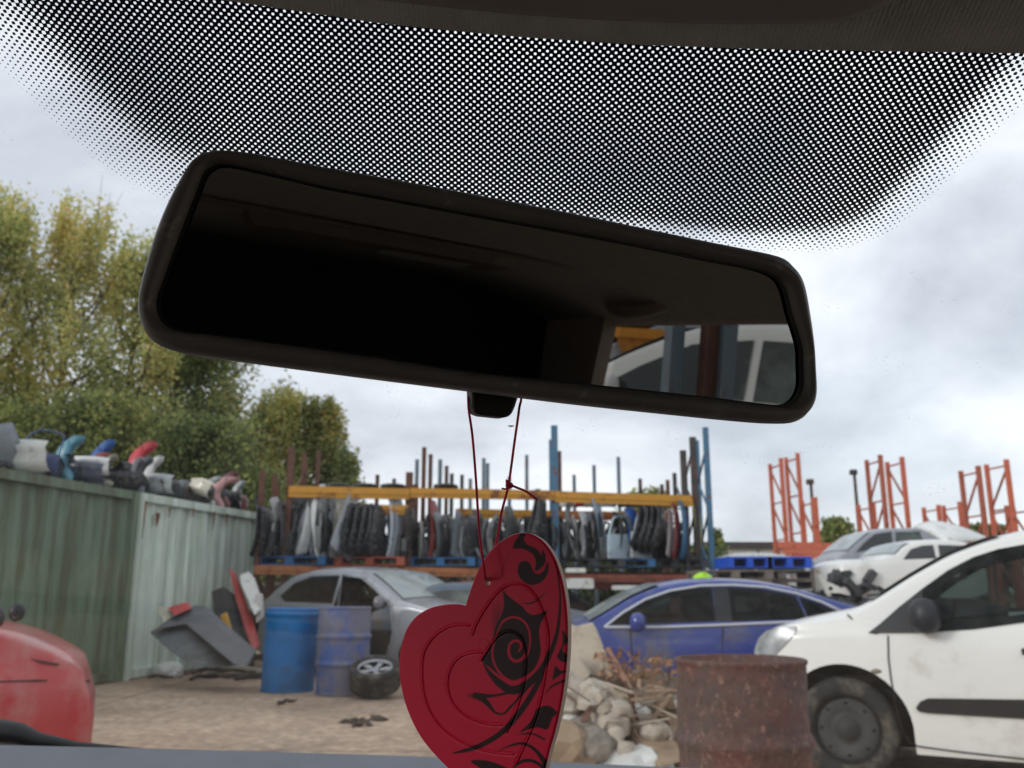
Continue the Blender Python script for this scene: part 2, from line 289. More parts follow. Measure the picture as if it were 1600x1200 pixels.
# cabin shell: doors, pillars, bulkhead, floor
def cp(u, f, h): return O_ws + U*u + FW*f + UP*h       # cabin coordinates from the windscreen head
BK, FL, SILL, RF = -1.95, -1.25, -.42, .05
b = MB(); b.add([cp(UL, BK, FL), cp(UR, BK, FL), cp(UR, BK, RF+.02), cp(UL, BK, RF+.02)], [(0, 1, 2, 3)]); o = b.build('bulkhead', M_cab, car); so = o.modifiers.new('s', 'SOLIDIFY'); so.thickness = .02
b = MB(); b.add([cp(UL, BK, FL), cp(UR, BK, FL), cp(UR, 1.1, FL), cp(UL, 1.1, FL)], [(0, 1, 2, 3)]); b.build('floor_pan', M_cab, car)
for s, x in ((-1, UL), (1, UR)):
    b = MB()
    b.add([cp(x, BK, FL), cp(x, 1.1, FL), cp(x, 1.05, SILL-.42), cp(x, BK, SILL)], [(0, 1, 2, 3)])
    b.add([cp(x, BK, SILL), cp(x, -1.66, SILL), cp(x, -1.58, RF), cp(x, BK, RF)], [(0, 1, 2, 3)])
    b.add([cp(x, -1.60, RF-.06), cp(x, -.05, RF-.06), cp(x, .0, RF), cp(x, -1.59, RF)], [(0, 1, 2, 3)])
    o = b.build('door_panel', M_trim, car); so = o.modifiers.new('s', 'SOLIDIFY'); so.thickness = .035; so.offset = -s
    b = MB(); b.add([cp(x+s*.012, -1.65, SILL), cp(x+s*.012, 1.0, SILL-.4), cp(x+s*.012, .0, RF-.05), cp(x+s*.012, -1.59, RF-.05)], [(0, 1, 2, 3)]); b.build('door_window', M_side, car)
    b = MB(); b.tube([cp(x, -.02, .0), cp(x, .45, -.26), cp(x, 1.0, -.53)], .04, 8); b.build('windscreen_pillar', M_trim, car, True)
    b = MB(); b.tube(catmull([cp(x-s*.02, -1.28, RF-.02), cp(x-s*.07, -1.29, RF-.06), cp(x-s*.085, -1.38, RF-.075), cp(x-s*.07, -1.50, RF-.06), cp(x-s*.02, -1.51, RF-.02)], 5), .016, 8); b.build('grab_handle', M_trim, car, True)
    if s == 1:
        for su in (-.34, .38):
            b = MB(); b.box((-.24, -.07, -.52), (.24, .07, .02)); b.box((-.13, -.05, .06), (.13, .05, .24)); b.box((-.07, -.01, 0), (-.055, .01, .08)); b.box((.055, -.01, 0), (.07, .01, .08))
            M4 = Matrix((( U.x, FW.x, UP.x, 0), (U.y, FW.y, UP.y, 0), (U.z, FW.z, UP.z, 0), (0, 0, 0, 1)))
            q = cp(su, -1.5, -.46); b.v = [tuple(q + M4.to_3x3() @ Vector(v)) for v in b.v]; bevel(b.build('seat', M_cab, car), .04, 3)
# roof console behind the camera, seen only in the mirror
b = MB(); b.v = []; 
pts = [(-.12, -.30), (.16, -.30), (.20, -.34), (.20, -.48), (.16, -.52), (-.12, -.52), (-.16, -.48), (-.16, -.34)]
n = len(pts); CX, CY = .22, -1.0
pts = [(x*1.5, y) for x, y in pts]
b.add([cp(x+CX, y+CY, .045) for x, y in pts]+[cp(x*.92+CX, -.41+(y+.41)*.85+CY, .018) for x, y in pts], [tuple(n+i for i in range(n))]+[(i, (i+1) % n, n+(i+1) % n, n+i) for i in range(n)]); b.build('roof_lamp_console', M_panel, car)
b = MB(); b.add([cp(x*.35+.10+CX, -.41+(y+.41)*.5+CY, .015) for x, y in pts], [tuple(range(n))]); b.build('roof_lamp_lens', mat('milky lamp lens', srgb(190, 185, 178), .3), car)
b = MB(); b.tube([cp(-.5, -1.22, .040), cp(-.1, -1.27, .038), cp(.3, -1.30, .038), cp(.8, -1.28, .036)], .006, 6); b.build('headliner_seam', M_panel, car, True)
b = MB(); b.box((-.21, -.085, -.012), (.21, .085, .012)); q = cp(.45, -.16, .02); b.v = [tuple(q + U*v[0] + FW*v[1] + UP*v[2]) for v in b.v]; bevel(b.build('sun_visor', M_trim, car), .01, 3)
b = MB(); b.box((-.21, -.085, -.012), (.21, .085, .012)); q = cp(-.42, -.16, .02); b.v = [tuple(q + U*v[0] + FW*v[1] + UP*v[2]) for v in b.v]; bevel(b.build('sun_visor', M_trim, car), .01, 3)
# dashboard top ledge
far = [at(x, y, 1.02) for x, y in [(-500, 1152), (0, 1164), (300, 1171), (600, 1180), (900, 1192), (1200, 1206), (1600, 1232), (2000, 1262)]]
vs = list(far)+[p+Vector((0, -.10, -.022)) for p in far]+[p+Vector((0, -.115, -.04)) for p in far]+[p+Vector((0, -.12, -.30)) for p in far]+[p+Vector((0, .0, -.25)) for p in far]
n = len(far); fs = [(j*n+i, j*n+i+1, ((j+1) % 5)*n+i+1, ((j+1) % 5)*n+i) for j in range(5) for i in range(n-1)]
mesh_obj('dashboard', vs, fs, mat('dashboard vinyl with sky sheen', srgb(98, 102, 110), .5, 0, .06, 20, bump=.2, bscale=600), car)  # sky sheen on the dark grey top is put into its colour
# wiper arm outside the glass, at the foot of the pane
wp = [(-160, 1146), (-60, 1140), (0, 1142), (30, 1146), (60, 1157), (120, 1167), (230, 1177), (420, 1186)]
b = MB(); b.tube([at(x, y, 1.10) for x, y in wp], [.013, .013, .013, .012, .009, .006, .005, .004], 8); b.tube([at(x, y, 1.12) for x, y in [(-160, 1166), (40, 1170), (240, 1180), (480, 1190)]], .006, 6)
b.build('wiper', M_black, car, True)

# ---------------------------------------------------------------- rear view mirror
MC = at(740, 450, .345); MN = Vector((.20, -.965, -.145)).normalized()
def mpt(px, py, off=0.0): return atplane(px, py, MC, MN) + MN*off
def mirror_point(px, py, L):                      # where something seen in the mirror really stands
    q = mpt(px, py); d = (q-EYE).normalized(); r = d - 2*d.dot(MN)*MN; return q + r*L
outer = [(345, 232), (318, 237), (300, 249), (288, 264), (264, 308), (246, 350), (232, 392), (219, 440), (214, 470), (216, 493), (225, 517), (238, 532), (258, 543), (300, 553), (400, 567), (560, 588), (740, 611), (900, 631), (1050, 647), (1170, 659), (1225, 662), (1250, 657), (1266, 644), (1275, 620), (1274, 580), (1270, 520), (1263, 468), (1255, 436), (1242, 414), (1222, 400), (1170, 388), (1100, 374), (1000, 353), (900, 332), (740, 301), (600, 275), (504, 258), (400, 238)]
inner = [(352, 257), (332, 260), (318, 272), (307, 300), (280, 370), (256, 436), (246, 466), (247, 490), (259, 509), (285, 519), (340, 525), (436, 538), (600, 561), (740, 583), (900, 600), (1090, 620), (1180, 631), (1222, 635), (1243, 627), (1254, 605), (1254, 570), (1252, 540), (1237, 490), (1227, 452), (1212, 432), (1177, 419), (1100, 404), (999, 383), (850, 355), (740, 335), (600, 309), (504, 291), (420, 271)]
def loop_pts(L, N=320):
    P = catmull([(x, y, 0) for x, y in L], 10, True); A = np.array([(p.x, p.y) for p in P]); B = np.roll(A, -1, 0)
    c = np.array([744, 447.0]); res = []
    for k in range(N):
        a = 2*math.pi*k/N; d = np.array([math.cos(a)*520, math.sin(a)*130+math.cos(a)*520*.15])
        best = None
        for p, q in zip(A, B):
            e_ = q-p; den = d[0]*e_[1]-d[1]*e_[0]
            if abs(den) < 1e-9: continue
            t = ((p[0]-c[0])*e_[1]-(p[1]-c[1])*e_[0])/den; s = ((p[0]-c[0])*d[1]-(p[1]-c[1])*d[0])/den
            if t > 0 and -1e-6 <= s <= 1+1e-6: best = t if best is None else max(best, t)
        res.append(c+d*best)
    return np.array(res)
LO, LI = loop_pts(outer), loop_pts(inner); NN = len(LO); C2 = np.array([744, 447.0])
rings = [(LI, -.0015), (LI*.985+LO*.015, .0005), (LI*.75+LO*.25, .0035), (LI*.45+LO*.55, .0042), (LI*.18+LO*.82, .0025), (LO, -.002), (C2+(LO-C2)*.995, -.009), (C2+(LO-C2)*.93, -.020), (C2+(LO-C2)*.7, -.030), (C2+(LO-C2)*.3, -.034)]
vs = [mpt(x, y, off) if off > -.003 else mpt(x, y)+MN*off for L_, off in rings for x, y in L_]
fs = [(j*NN+i, j*NN+(i+1) % NN, (j+1)*NN+(i+1) % NN, (j+1)*NN+i) for j in range(len(rings)-1) for i in range(NN)] + [tuple((len(rings)-1)*NN+i for i in range(NN))]
housing = mesh_obj('rear_view_mirror', vs, fs, mat('dark mirror housing plastic', srgb(100, 96, 92), .42, 0, .1, 60, srgb(150, 145, 138), .05, 90, bump=.12, bscale=1400), car, True)
mm = bpy.data.materials.new('tinted mirror glass'); mm.use_nodes = True; q = mm.node_tree.nodes['Principled BSDF']; q.inputs['Base Color'].default_value = (.36, .355, .35, 1); q.inputs['Metallic'].default_value = 1; q.inputs['Roughness'].default_value = .01
gk = [mpt(x, y)+MN*.0004 for x, y in LI*.996+LO*.004]+[mpt(x, y)+MN*.0004 for x, y in C2+(LI-C2)*.986]
mesh_obj('mirror_groove_shade', gk, [(i, (i+1) % NN, NN+(i+1) % NN, NN+i) for i in range(NN)], M_black, housing)  # flat black ring paints the shade in the groove round the glass
LG = C2+(LI-C2)*1.004
mesh_obj('mirror_glass', [mpt(x, y)+MN*(-.001) for x, y in LG], [tuple(range(NN))], mm, housing)
# stem / anti dazzle lever under the housing, and the arm to the pane
st = [(736, 600), (737, 632), (741, 645), (752, 649), (790, 653), (800, 648), (806, 634), (812, 615), (812, 598)]
b = MB(); a = [atplane(x, y, MC+MN*-.018, MN) for x, y in st]; c_ = [p - MN*.014 for p in a]; n = len(a)
b.add(a+c_, [tuple(range(n)), tuple(range(2*n-1, n-1, -1))]+[(i, i+n, (i+1) % n+n, (i+1) % n) for i in range(n)]); bevel(b.build('dip_lever', M_black, housing), .002, 3)
b = MB(); b.tube([MC-MN*.02, MC-MN*.06+Vector((0, 0, .015)), O_ws+W*.12-U*.03-WN*.006], [.012, .010, .018], 12); b.build('mirror_arm', M_black, housing, True)

# ---------------------------------------------------------------- heart air freshener
HN = Vector((-.44, -.89, .04)).normalized(); HC = at(760, 1030, .375)
HX = Vector((HN.y, -HN.x, 0)).normalized(); HX = HX if HX.x > 0 else -HX
HY = HX.cross(HN).normalized(); HY = HY if HY.z > 0 else -HY
def hpt(px, py): p = atplane(px, py, HC, HN)-HC; return p.dot(HX), p.dot(HY)
def hz(x, y, off=0.0): return HC + HX*x + HY*y + HN*off
def cs(x, y): return (600+x/3, 800+y/3)            # tracing units to photo pixels
heart_px = [(726, 946), (712, 943.5), (690, 945), (668, 951), (648, 964), (634, 983), (626, 1008), (623, 1038), (625, 1070), (633, 1103), (648, 1138), (668, 1168), (700, 1202), (738, 1238), (780, 1275), (812, 1303), (820, 1303), (832, 1270), (846, 1225), (856, 1180), (868, 1137), (877, 1095), (883, 1052), (886, 1010), (886, 970), (882, 930), (875, 897), (864, 868), (849, 847), (834, 836), (820, 832), (803, 834), (785, 843), (768, 857), (754, 876), (743, 897), (734, 921)]
HPX = []
for i, p in enumerate(heart_px): HPX.append(p)
hc = catmull([(x, y, 0) for x, y in HPX], 12, False) + [Vector((*heart_px[0], 0))]
hc = hc[:-1]
# straight last stretch back to the notch
last = Vector((*heart_px[-1], 0)); first = Vector((*heart_px[0], 0))
hc += [last.lerp(first, k/6) for k in range(1, 6)]
def in_poly(P, poly):
    x, y = P[:, 0], P[:, 1]; ins = np.zeros(len(P), bool); px, py = poly[:, 0], poly[:, 1]; j = len(poly)-1
    for i in range(len(poly)):
        c = ((py[i] > y) != (py[j] > y)) & (x < (px[j]-px[i])*(y-py[i])/(py[j]-py[i]+1e-12)+px[i]); ins ^= c; j = i
    return ins
def dist_line(P, L_, ws_=None):
    best = np.full(len(P), 1e9)
    for k in range(len(L_)-1):
        a, b_ = L_[k], L_[k+1]; ab = b_-a; t = np.clip(((P-a)@ab)/(ab@ab+1e-12), 0, 1); d = np.linalg.norm(P-(a+t[:, None]*ab), axis=1)
        if ws_ is not None: d = d-(ws_[k]+(ws_[k+1]-ws_[k])*t)/2
        best = np.minimum(best, d)
    return best
def sm(L_, ws_=None, per=6, closed=False):
    P = catmull([(x, y, (ws_[i] if ws_ else 0)) for i, (x, y) in enumerate(L_)], per, closed); A = np.array([(p.x, p.y, p.z) for p in P]); return A[:, :2], np.maximum(A[:, 2], .5)
def heart():
    root = thing('air_freshener', 'red heart shaped card printed with black scrolls hanging from the car mirror', 'air freshener', HC)
    O2 = np.array([(p.x, p.y) for p in hc]); keep = [0]
    for i in range(1, len(O2)):
        if np.linalg.norm(O2[i]-O2[keep[-1]]) > 1.0: keep.append(i)
    O2 = O2[keep]
    hole = np.array([(761.5+4.6*math.cos(a)+1.0*math.sin(a), 908+7.2*math.sin(a)) for a in np.linspace(0, 2*math.pi, 25)[:-1]])
    step = 1.15; gx, gy = np.meshgrid(np.arange(615, 900, step), np.arange(825, 1310, step)); G = np.stack([gx.ravel(), gy.ravel()], 1)
    G = G + RNG.uniform(-.02, .02, G.shape)
    G = G[in_poly(G, O2) & ~in_poly(G, hole)]
    G = G[(dist_line(G, np.vstack([O2, O2[:1]])) > .6) & (dist_line(G, np.vstack([hole, hole[:1]])) > .6)]
    pts = np.vstack([O2, hole, G]); no, nh = len(O2), len(hole)
    edges = [(i, (i+1) % no) for i in range(no)] + [(no+i, no+(i+1) % nh) for i in range(nh)]
    r = delaunay_2d_cdt([Vector(p) for p in pts], edges, [], 0, 1e-6)
    V2 = np.array([(v.x, v.y) for v in r[0]]); T = np.array([f for f in r[2] if len(f) == 3])
    cen = V2[T].mean(1); T = T[in_poly(cen, O2) & ~in_poly(cen, hole)]
    C = (V2-np.array([600, 800]))*3                # tracing units
    ink = np.zeros(len(C))
    def soft(d, k=1.6): return np.clip(.5-d/k/2, 0, 1)
    def poly(L_, val=1.0, mode='max'):
        A, _ = sm(L_, None, 5, True); d = dist_line(C, np.vstack([A, A[:1]])); d = np.where(in_poly(C, A), -d, d); s_ = soft(d)
        return s_*val
    def stroke(L_, ws_, val=1.0): A, wv_ = sm(L_, ws_); return soft(dist_line(C, A, wv_))*val
    def add(s_):
        nonlocal ink; ink = np.maximum(ink, s_)
    def cut(s_):
        nonlocal ink; ink = ink*(1-s_)
    # scroll work
    add(poly([(556, 360), (575, 385), (610, 415), (645, 440), (672, 470), (700, 482), (735, 474), (767, 462), (745, 500), (728, 545), (730, 600), (735, 650), (722, 705), (690, 750), (640, 780), (590, 790), (540, 765), (490, 725), (458, 695), (485, 650), (510, 600), (515, 560), (530, 520), (550, 480), (562, 440), (560, 400)]))
    fade = np.clip(1-np.hypot((C[:, 0]-535)/42, (C[:, 1]-520)/130), 0, 1)*.75; fade *= (C[:, 0] < 575); add(fade)
    cut(stroke([(535, 555), (560, 512), (605, 493), (650, 508), (678, 550), (685, 605), (678, 655), (664, 690)], [4, 9, 10, 10, 9, 8, 6, 2]))
    cut(stroke([(535, 555), (514, 615), (508, 670), (522, 722), (556, 768), (606, 796), (660, 790), (712, 752), (745, 700)], [4, 8, 9, 9, 10, 10, 9, 7, 3]))
    cut(stroke([(662, 655), (650, 685), (620, 700), (594, 684), (584, 650), (592, 618), (615, 603), (638, 612), (643, 635), (630, 652)], [5, 12, 13, 13, 12, 11, 11, 11, 10, 6]))
    add(stroke([(460, 698), (495, 755), (545, 805), (600, 835), (660, 815), (725, 755), (775, 670), (808, 580), (822, 490), (826, 400), (818, 310), (800, 230)], [3, 20, 36, 40, 40, 30, 24, 19, 14, 10, 8, 3]))
    add(poly([(604, 170), (612, 140), (632, 112), (640, 98), (664, 104), (656, 130), (672, 152), (704, 166), (728, 186), (738, 204), (742, 176), (756, 200), (756, 236), (738, 262), (712, 276), (706, 268), (712, 240), (704, 208), (680, 186), (645, 172), (618, 172)]))
    add(poly([(627, 262), (636, 238), (660, 229), (684, 240), (694, 264), (706, 284), (728, 290), (750, 272), (768, 232), (772, 262), (762, 300), (738, 328), (704, 342), (668, 336), (640, 312), (628, 288)]))
    add(stroke([(598, 190), (572, 220), (556, 265), (554, 310)], [2, 4, 4, 1], .45))
    add(stroke([(645, 428), (690, 427), (728, 405), (760, 370)], [2, 8, 7, 2]))
    add(stroke([(806, 225), (836, 300), (852, 370), (862, 432)], [3, 9, 12, 8]))
    add(stroke([(768, 650), (735, 770), (690, 860), (620, 960), (540, 1042), (450, 1095), (380, 1118), (325, 1130)], [6, 24, 28, 28, 26, 24, 18, 6]))
    add(stroke([(700, 800), (650, 850), (600, 905), (560, 945), (520, 938), (492, 905), (455, 872), (392, 858)], [4, 12, 14, 10, 12, 22, 28, 20])*np.clip((C[:, 0]-365)/75, 0, 1))
    add(stroke([(430, 860), (500, 862), (570, 850), (640, 826), (700, 780)], [30, 16, 12, 14, 10]))
    cut(poly([(500, 892), (540, 878), (590, 872), (625, 868), (600, 898), (560, 925), (520, 922)]))
    add(poly([(836, 552), (862, 596), (858, 612), (842, 628), (838, 650), (860, 672), (862, 700), (836, 702), (818, 690), (812, 672), (836, 620)]))
    cut(stroke([(862, 625), (850, 640), (852, 660), (864, 665)], [5, 5, 5, 4]))
    add(poly([(802, 722), (830, 742), (858, 744), (832, 760), (812, 774), (788, 786), (796, 752)]))
    add(stroke([(754, 858), (786, 818), (846, 790)], [2, 9, 12]))
    add(poly([(720, 920), (772, 908), (812, 940), (790, 965), (766, 1018), (720, 1010), (680, 1018), (636, 1032), (680, 990), (700, 960)]))
    add(stroke([(618, 1045), (690, 1038), (752, 1066)], [2, 9, 10]))
    add(stroke([(528, 1125), (585, 1098), (645, 1085), (700, 1108), (748, 1165), (770, 1230)], [2, 9, 14, 16, 24, 30]))
    add(poly([(406, 1168), (455, 1162), (510, 1172), (566, 1194), (640, 1230), (520, 1240), (450, 1200)]))
    add(stroke([(610, 1196), (650, 1168), (700, 1168), (745, 1200), (770, 1260)], [12, 16, 16, 18, 20]))
    add(stroke([(455, 655), (444, 620), (462, 595), (488, 602), (490, 628), (472, 640)], [2, 5, 6, 6, 5, 3], .35))
    for L_, ws_ in (([(560, 1300), (640, 1290), (720, 1330)], [6, 16, 6]), ([(500, 1250), (600, 1330), (640, 1420)], [8, 18, 4])): add(stroke(L_, ws_))
    # pressed relief lines
    h = np.zeros(len(C))
    for L_ in ([(402, 533), (350, 529), (290, 545), (230, 590), (190, 655), (178, 740), (187, 850), (215, 935), (270, 1012), (350, 1072), (440, 1110), (530, 1130), (608, 1135)],
               [(415, 576), (440, 512), (495, 425), (555, 358), (618, 337), (668, 350), (712, 395), (750, 480), (770, 565), (768, 660), (750, 800), (705, 985), (620, 1180)],
               [(460, 660), (410, 660), (350, 685), (310, 740), (298, 812), (315, 882), (360, 940), (420, 975), (490, 995), (555, 998)],
               [(457, 697), (485, 650), (530, 588), (575, 561), (620, 568), (650, 602), (666, 690), (655, 805), (622, 925), (575, 1035)]):
        A, _ = sm(L_); d = dist_line(C, A); h += .00062*np.exp(-(d/2.6)**2)-.00026*np.exp(-((d-5)/2.5)**2)
    dedge = dist_line(C, np.vstack([(O2-[600, 800])*3, (O2[:1]-[600, 800])*3])); h -= .0009*np.clip(1-dedge/7, 0, 1)**2
    HXY = np.array([hpt(*p) for p in V2]); vs = [hz(x, y, hh)-HC for (x, y), hh in zip(HXY, h)]
    m = bpy.data.materials.new('red card with black print'); m.use_nodes = True; t = m.node_tree; n = t.nodes; L = t.links.new; bb = n['Principled BSDF']
    a_ = n.new('ShaderNodeAttribute'); a_.attribute_name = 'ink'; mi = n.new('ShaderNodeMix'); mi.data_type = 'RGBA'
    mi.inputs['A'].default_value = (.62, .005, .046, 1); mi.inputs['B'].default_value = (.022, .002, .005, 1); L(a_.outputs['Fac'], mi.inputs['Factor']); L(mi.outputs['Result'], bb.inputs['Base Color'])
    bb.inputs['Roughness'].default_value = .38; bb.inputs['Specular IOR Level'].default_value = .18
    z = n.new('ShaderNodeTexNoise'); z.inputs['Scale'].default_value = 2500; tcc = n.new('ShaderNodeTexCoord'); L(tcc.outputs['Object'], z.inputs['Vector']); bp = n.new('ShaderNodeBump'); bp.inputs['Strength'].default_value = .12; bp.inputs['Distance'].default_value = .0004; L(z.outputs['Fac'], bp.inputs['Height']); L(bp.outputs[0], bb.inputs['Normal'])
    tr = []
    for f in T:
        a, b_, c = (Vector(vs[i]) for i in f); tr.append(tuple(int(i) for i in (f if (b_-a).cross(c-a).dot(HN) > 0 else f[::-1])))
    o = mesh_obj('printed_face', vs, tr, m, root, True); at2 = o.data.attributes.new('ink', 'FLOAT', 'POINT'); at2.data.foreach_set('value', ink.astype(np.float32))
    # card core: pale edge and back
    b = MB(); TH = .0042
    for loop in (O2, hole):
        q = [hpt(*p) for p in loop]; k = len(q)
        b.add([hz(x, y, -.0009 if loop is O2 else 0)-HC for x, y in q]+[hz(x, y, -TH)-HC for x, y in q], [(i, (i+1) % k, k+(i+1) % k, k+i) for i in range(k)])
    b.add([hz(x, y, -TH)-HC for x, y in HXY], [t_[::-1] for t_ in tr])
    b.build('card_core', mat('pale card core', srgb(205, 180, 168), .8, 0, .1, 300), root)
    # string
    ms = mat('red cord', srgb(205, 40, 72), .7, 0, .3, 900)
    def H3(px, py, y_): return at(px, py, y_)-HC
    hole_f = hz(*hpt(761, 904), .0012)-HC; hole_b = hz(*hpt(760, 903), -.0050)-HC; top = hz(*hpt(777, 846), -.0050)-HC
    b = MB()
    b.tube(catmull([H3(770, 606, .392), H3(736, 612, .383), H3(732, 634, .372), H3(738, 680, .372), H3(743, 740, .372), H3(749, 830, .371), H3(756, 888, .369), hole_f, hole_b, H3(768, 880, .381), H3(776, 846, .378), H3(784, 800, .378), H3(793, 765, .378), H3(797, 742, .378), H3(804, 690, .378), H3(811, 640, .378), H3(812, 618, .385), H3(780, 606, .392)], 8), .00055, 8)
    kn = H3(796, 757, .377)
    for a0 in range(3):
        b.tube([kn+Vector((.0013*math.cos(t_+a0*2), .0013*math.sin(t_), .0011*math.sin(t_*1+a0)-.0004+a0*.0005)) for t_ in np.linspace(0, 6.3, 14)], .00045, 8)
    b.tube(catmull([kn, H3(808, 762, .376), H3(822, 768, .375), H3(840, 781, .374)], 5), .0005, 8)
    b.tube(catmull([kn, H3(790, 764, .376), H3(784, 763, .376)], 4), .00045, 8)
    b.build('hanging_cord', ms, root, True)
    return root
heart()
# ================================================================= THE YARD
# ---------------------------------------------------------------- cars
def prof(P):
    P = sorted(P); xs = [p[0] for p in P]; zs = [p[1] for p in P]
    def f(x): return sum(float(np.interp(x+d, xs, zs))*k for d, k in ((-.06, .2), (-.03, .2), (0, .2), (.03, .2), (.06, .2)))
    return f
def build_car(name, label, top, zb, wheels, hw, belt, m_body, loc, rz=0, see_through=None, wr=.32, windows=(), screens=(), tumble=.32, group=None, cat='car', hole_side=-1, taper=(.24, 5), patches=(), trim=None, seams=(), rim=None, lamps=(), mirrors=(), strips=(), rot=None, arch=.07, glass=None, holes=(), parts_both=True, extra=None):
    """top: (x, z) along the roofline; near side is local -y"""
    root = thing(name, label, cat, loc, rz, group, rot)
    T = prof(top); x0, x1 = min(p[0] for p in top), max(p[0] for p in top); Lh = (x1-x0)/2; xc = (x0+x1)/2
    def hwx(x): return hw*(1-taper[0]*abs((x-xc)/Lh)**taper[1])
    def bot(x):
        z = zb + .10*abs((x-xc)/Lh)**6
        for wx in wheels:
            r = wr+arch; d = abs(x-wx)
            if d < r: z = max(z, wr+math.sqrt(r*r-d*d))
        return z
    def side_y(x, z):
        h_ = hwx(x); bz = min(belt, T(x)-.03)
        if z <= bz: return h_*(.955+.045*min(1, max(0, (z-zb)/(.55*(bz-zb)+1e-6)))**.5 - .02*max(0, (z-(zb+.6*(bz-zb)))/(.4*(bz-zb)+1e-6)))
        return h_*.98 - .0 - tumble*(z-bz)*1.0 - .005
    def crown(x, y): return T(x) + .035*(1-(y/(hwx(x)+1e-6))**2)
    xs = sorted(set([round(x, 4) for x in np.arange(x0, x1+.001, .05)]+[x1]+[wx+s*(wr+arch)*c for wx in wheels for s in (-1, 1) for c in (1.001, .995, .97, .93, .87)]))
    xs = [x for x in xs if x0 <= x <= x1]
    secs = []
    for x in xs:
        t, b_ = T(x), bot(x); bz = min(belt, t-.03); b_ = min(b_, bz-.02); half = []
        for k in range(7): z = b_+(bz-b_)*k/6; half.append((side_y(x, z), z))
        tz = t-.03 if t-bz > .08 else t-.008
        for k in (.125, .25, .375, .5, .625, .75, .875, 1.0):
            z = bz+.002+(tz-bz)*k; z = max(z, bz+.004*k); half.append((side_y(x, z), z))
        yt = half[-1][0]; half.append((yt-.025, max(t-.008, half[-1][1]+.002)))
        for f in (.7, .35, 0): half.append(((yt-.03)*f, crown(x, (yt-.03)*f)))
        full = [(-y, z) for y, z in half] + [(y, z) for y, z in half[-2::-1]]
        secs.append([(x, y, z) for y, z in full])
    n = len(secs[0]); vs = [p for s in secs for p in s]
    fs = [(j*n+i, (j+1)*n+i, (j+1)*n+i+1, j*n+i+1) for j in range(len(secs)-1) for i in range(n-1)]
    if see_through:
        wp = [np.array(it[0] if isinstance(it, tuple) else it, float) for it in windows if not (isinstance(it, tuple) and it[1] is M_black)]; hp = [np.array(P, float) for P in holes]
        C3 = np.array([np.mean([vs[i] for i in f], 0) for f in fs]); onside = np.array([abs(abs(c[1])-side_y(c[0], c[2])) < .035 for c in C3]); kill = np.zeros(len(fs), bool)
        V2_ = np.array(vs)[:, [0, 2]]; F4 = np.array(fs)
        for P in wp: kill |= in_poly(V2_, P)[F4].all(1) & onside
        for P in hp: kill |= in_poly(C3[:, [0, 2]], P) & onside & (C3[:, 1]*hole_side > 0)
        fs = [f for f, k_ in zip(fs, kill) if not k_]
    fs += [tuple(range(n)), tuple((len(secs)-1)*n+i for i in range(n))[::-1]]
    body = mesh_obj('body', vs, fs, m_body, root, True)
    b = MB(); b.box((x0+.15, -hw*.80, zb+.02), (x1-.15, hw*.80, min(belt-.12, zb+.45))); b.build('underbody', M_dark, root)
    gl = glass or M_glass
    def spoly(P, off, s):
        return [(x, s*(side_y(x, z)+off), z) for x, z in P]
    def patch(nm, P, off, s, m_):
        P = np.array(P, float); ring = []
        for a_, b_ in zip(P, np.roll(P, -1, 0)):
            k = max(1, int(np.linalg.norm(b_-a_)/.08)); ring += [a_+(b_-a_)*i/k for i in range(k)]
        ring = np.array(ring); gx, gz = np.meshgrid(np.arange(P[:, 0].min(), P[:, 0].max(), .07), np.arange(P[:, 1].min(), P[:, 1].max(), .07)); G = np.stack([gx.ravel(), gz.ravel()], 1)
        if len(G): G = G[in_poly(G, ring) & (dist_line(G, np.vstack([ring, ring[:1]])) > .02)]
        pts = np.vstack([ring, G]); r_ = delaunay_2d_cdt([Vector(p) for p in pts], [(i, (i+1) % len(ring)) for i in range(len(ring))], [], 1, 1e-6)
        return mesh_obj(nm, [(v.x, s*(side_y(v.x, v.y)+off), v.y) for v in r_[0]], [tuple(f) for f in r_[2]], m_, root, True)
    def gasket(P, s, wdt=.05):
        P = np.array(P, float); A_ = 0
        for a_, b_ in zip(P, np.roll(P, -1, 0)): A_ += a_[0]*b_[1]-b_[0]*a_[1]
        if A_ < 0: P = P[::-1]
        dn = []
        for a_, b_ in zip(P, np.roll(P, -1, 0)):
            k = max(1, int(np.linalg.norm(b_-a_)/.06)); dn += [a_+(b_-a_)*i/k for i in range(k)]
        D = np.array(dn); c_ = D.mean(0); inn = []
        for i in range(len(D)):
            t_ = D[(i+1) % len(D)]-D[i-1]; t_ /= np.linalg.norm(t_)+1e-9; inn.append(D[i]+np.array([-t_[1], t_[0]])*wdt)
        k = len(D); q = [(x, s*(side_y(x, z)+.004), z) for x, z in D]+[(x, s*(side_y(x, z)+.004), z) for x, z in inn]
        mesh_obj('window_seal', q, [(i, (i+1) % k, k+(i+1) % k, k+i) for i in range(k)], M_black, root)
    if see_through:
        gl = M_open
        for sx, sz in see_through:
            for sy_ in (-.36, .36):
                b = MB(); b.box((-.10, -.23, 0), (.08, .23, .62), Matrix.Translation((sx, sy_, sz)) @ Matrix.Rotation(R(14), 4, 'Y')); b.box((-.07, -.12, .66), (.03, .12, .86), Matrix.Translation((sx, sy_, sz)) @ Matrix.Rotation(R(14), 4, 'Y')); b.box((-.50, -.24, -.12), (.05, .24, .03), Matrix.Translation((sx, sy_, sz))); b.bar((sx+.14, sy_-.06, sz+.55), (sx+.17, sy_-.06, sz+.7), .015); b.bar((sx+.14, sy_+.06, sz+.55), (sx+.17, sy_+.06, sz+.7), .015); bevel(b.build('seat', M_seat, root), .03, 2)
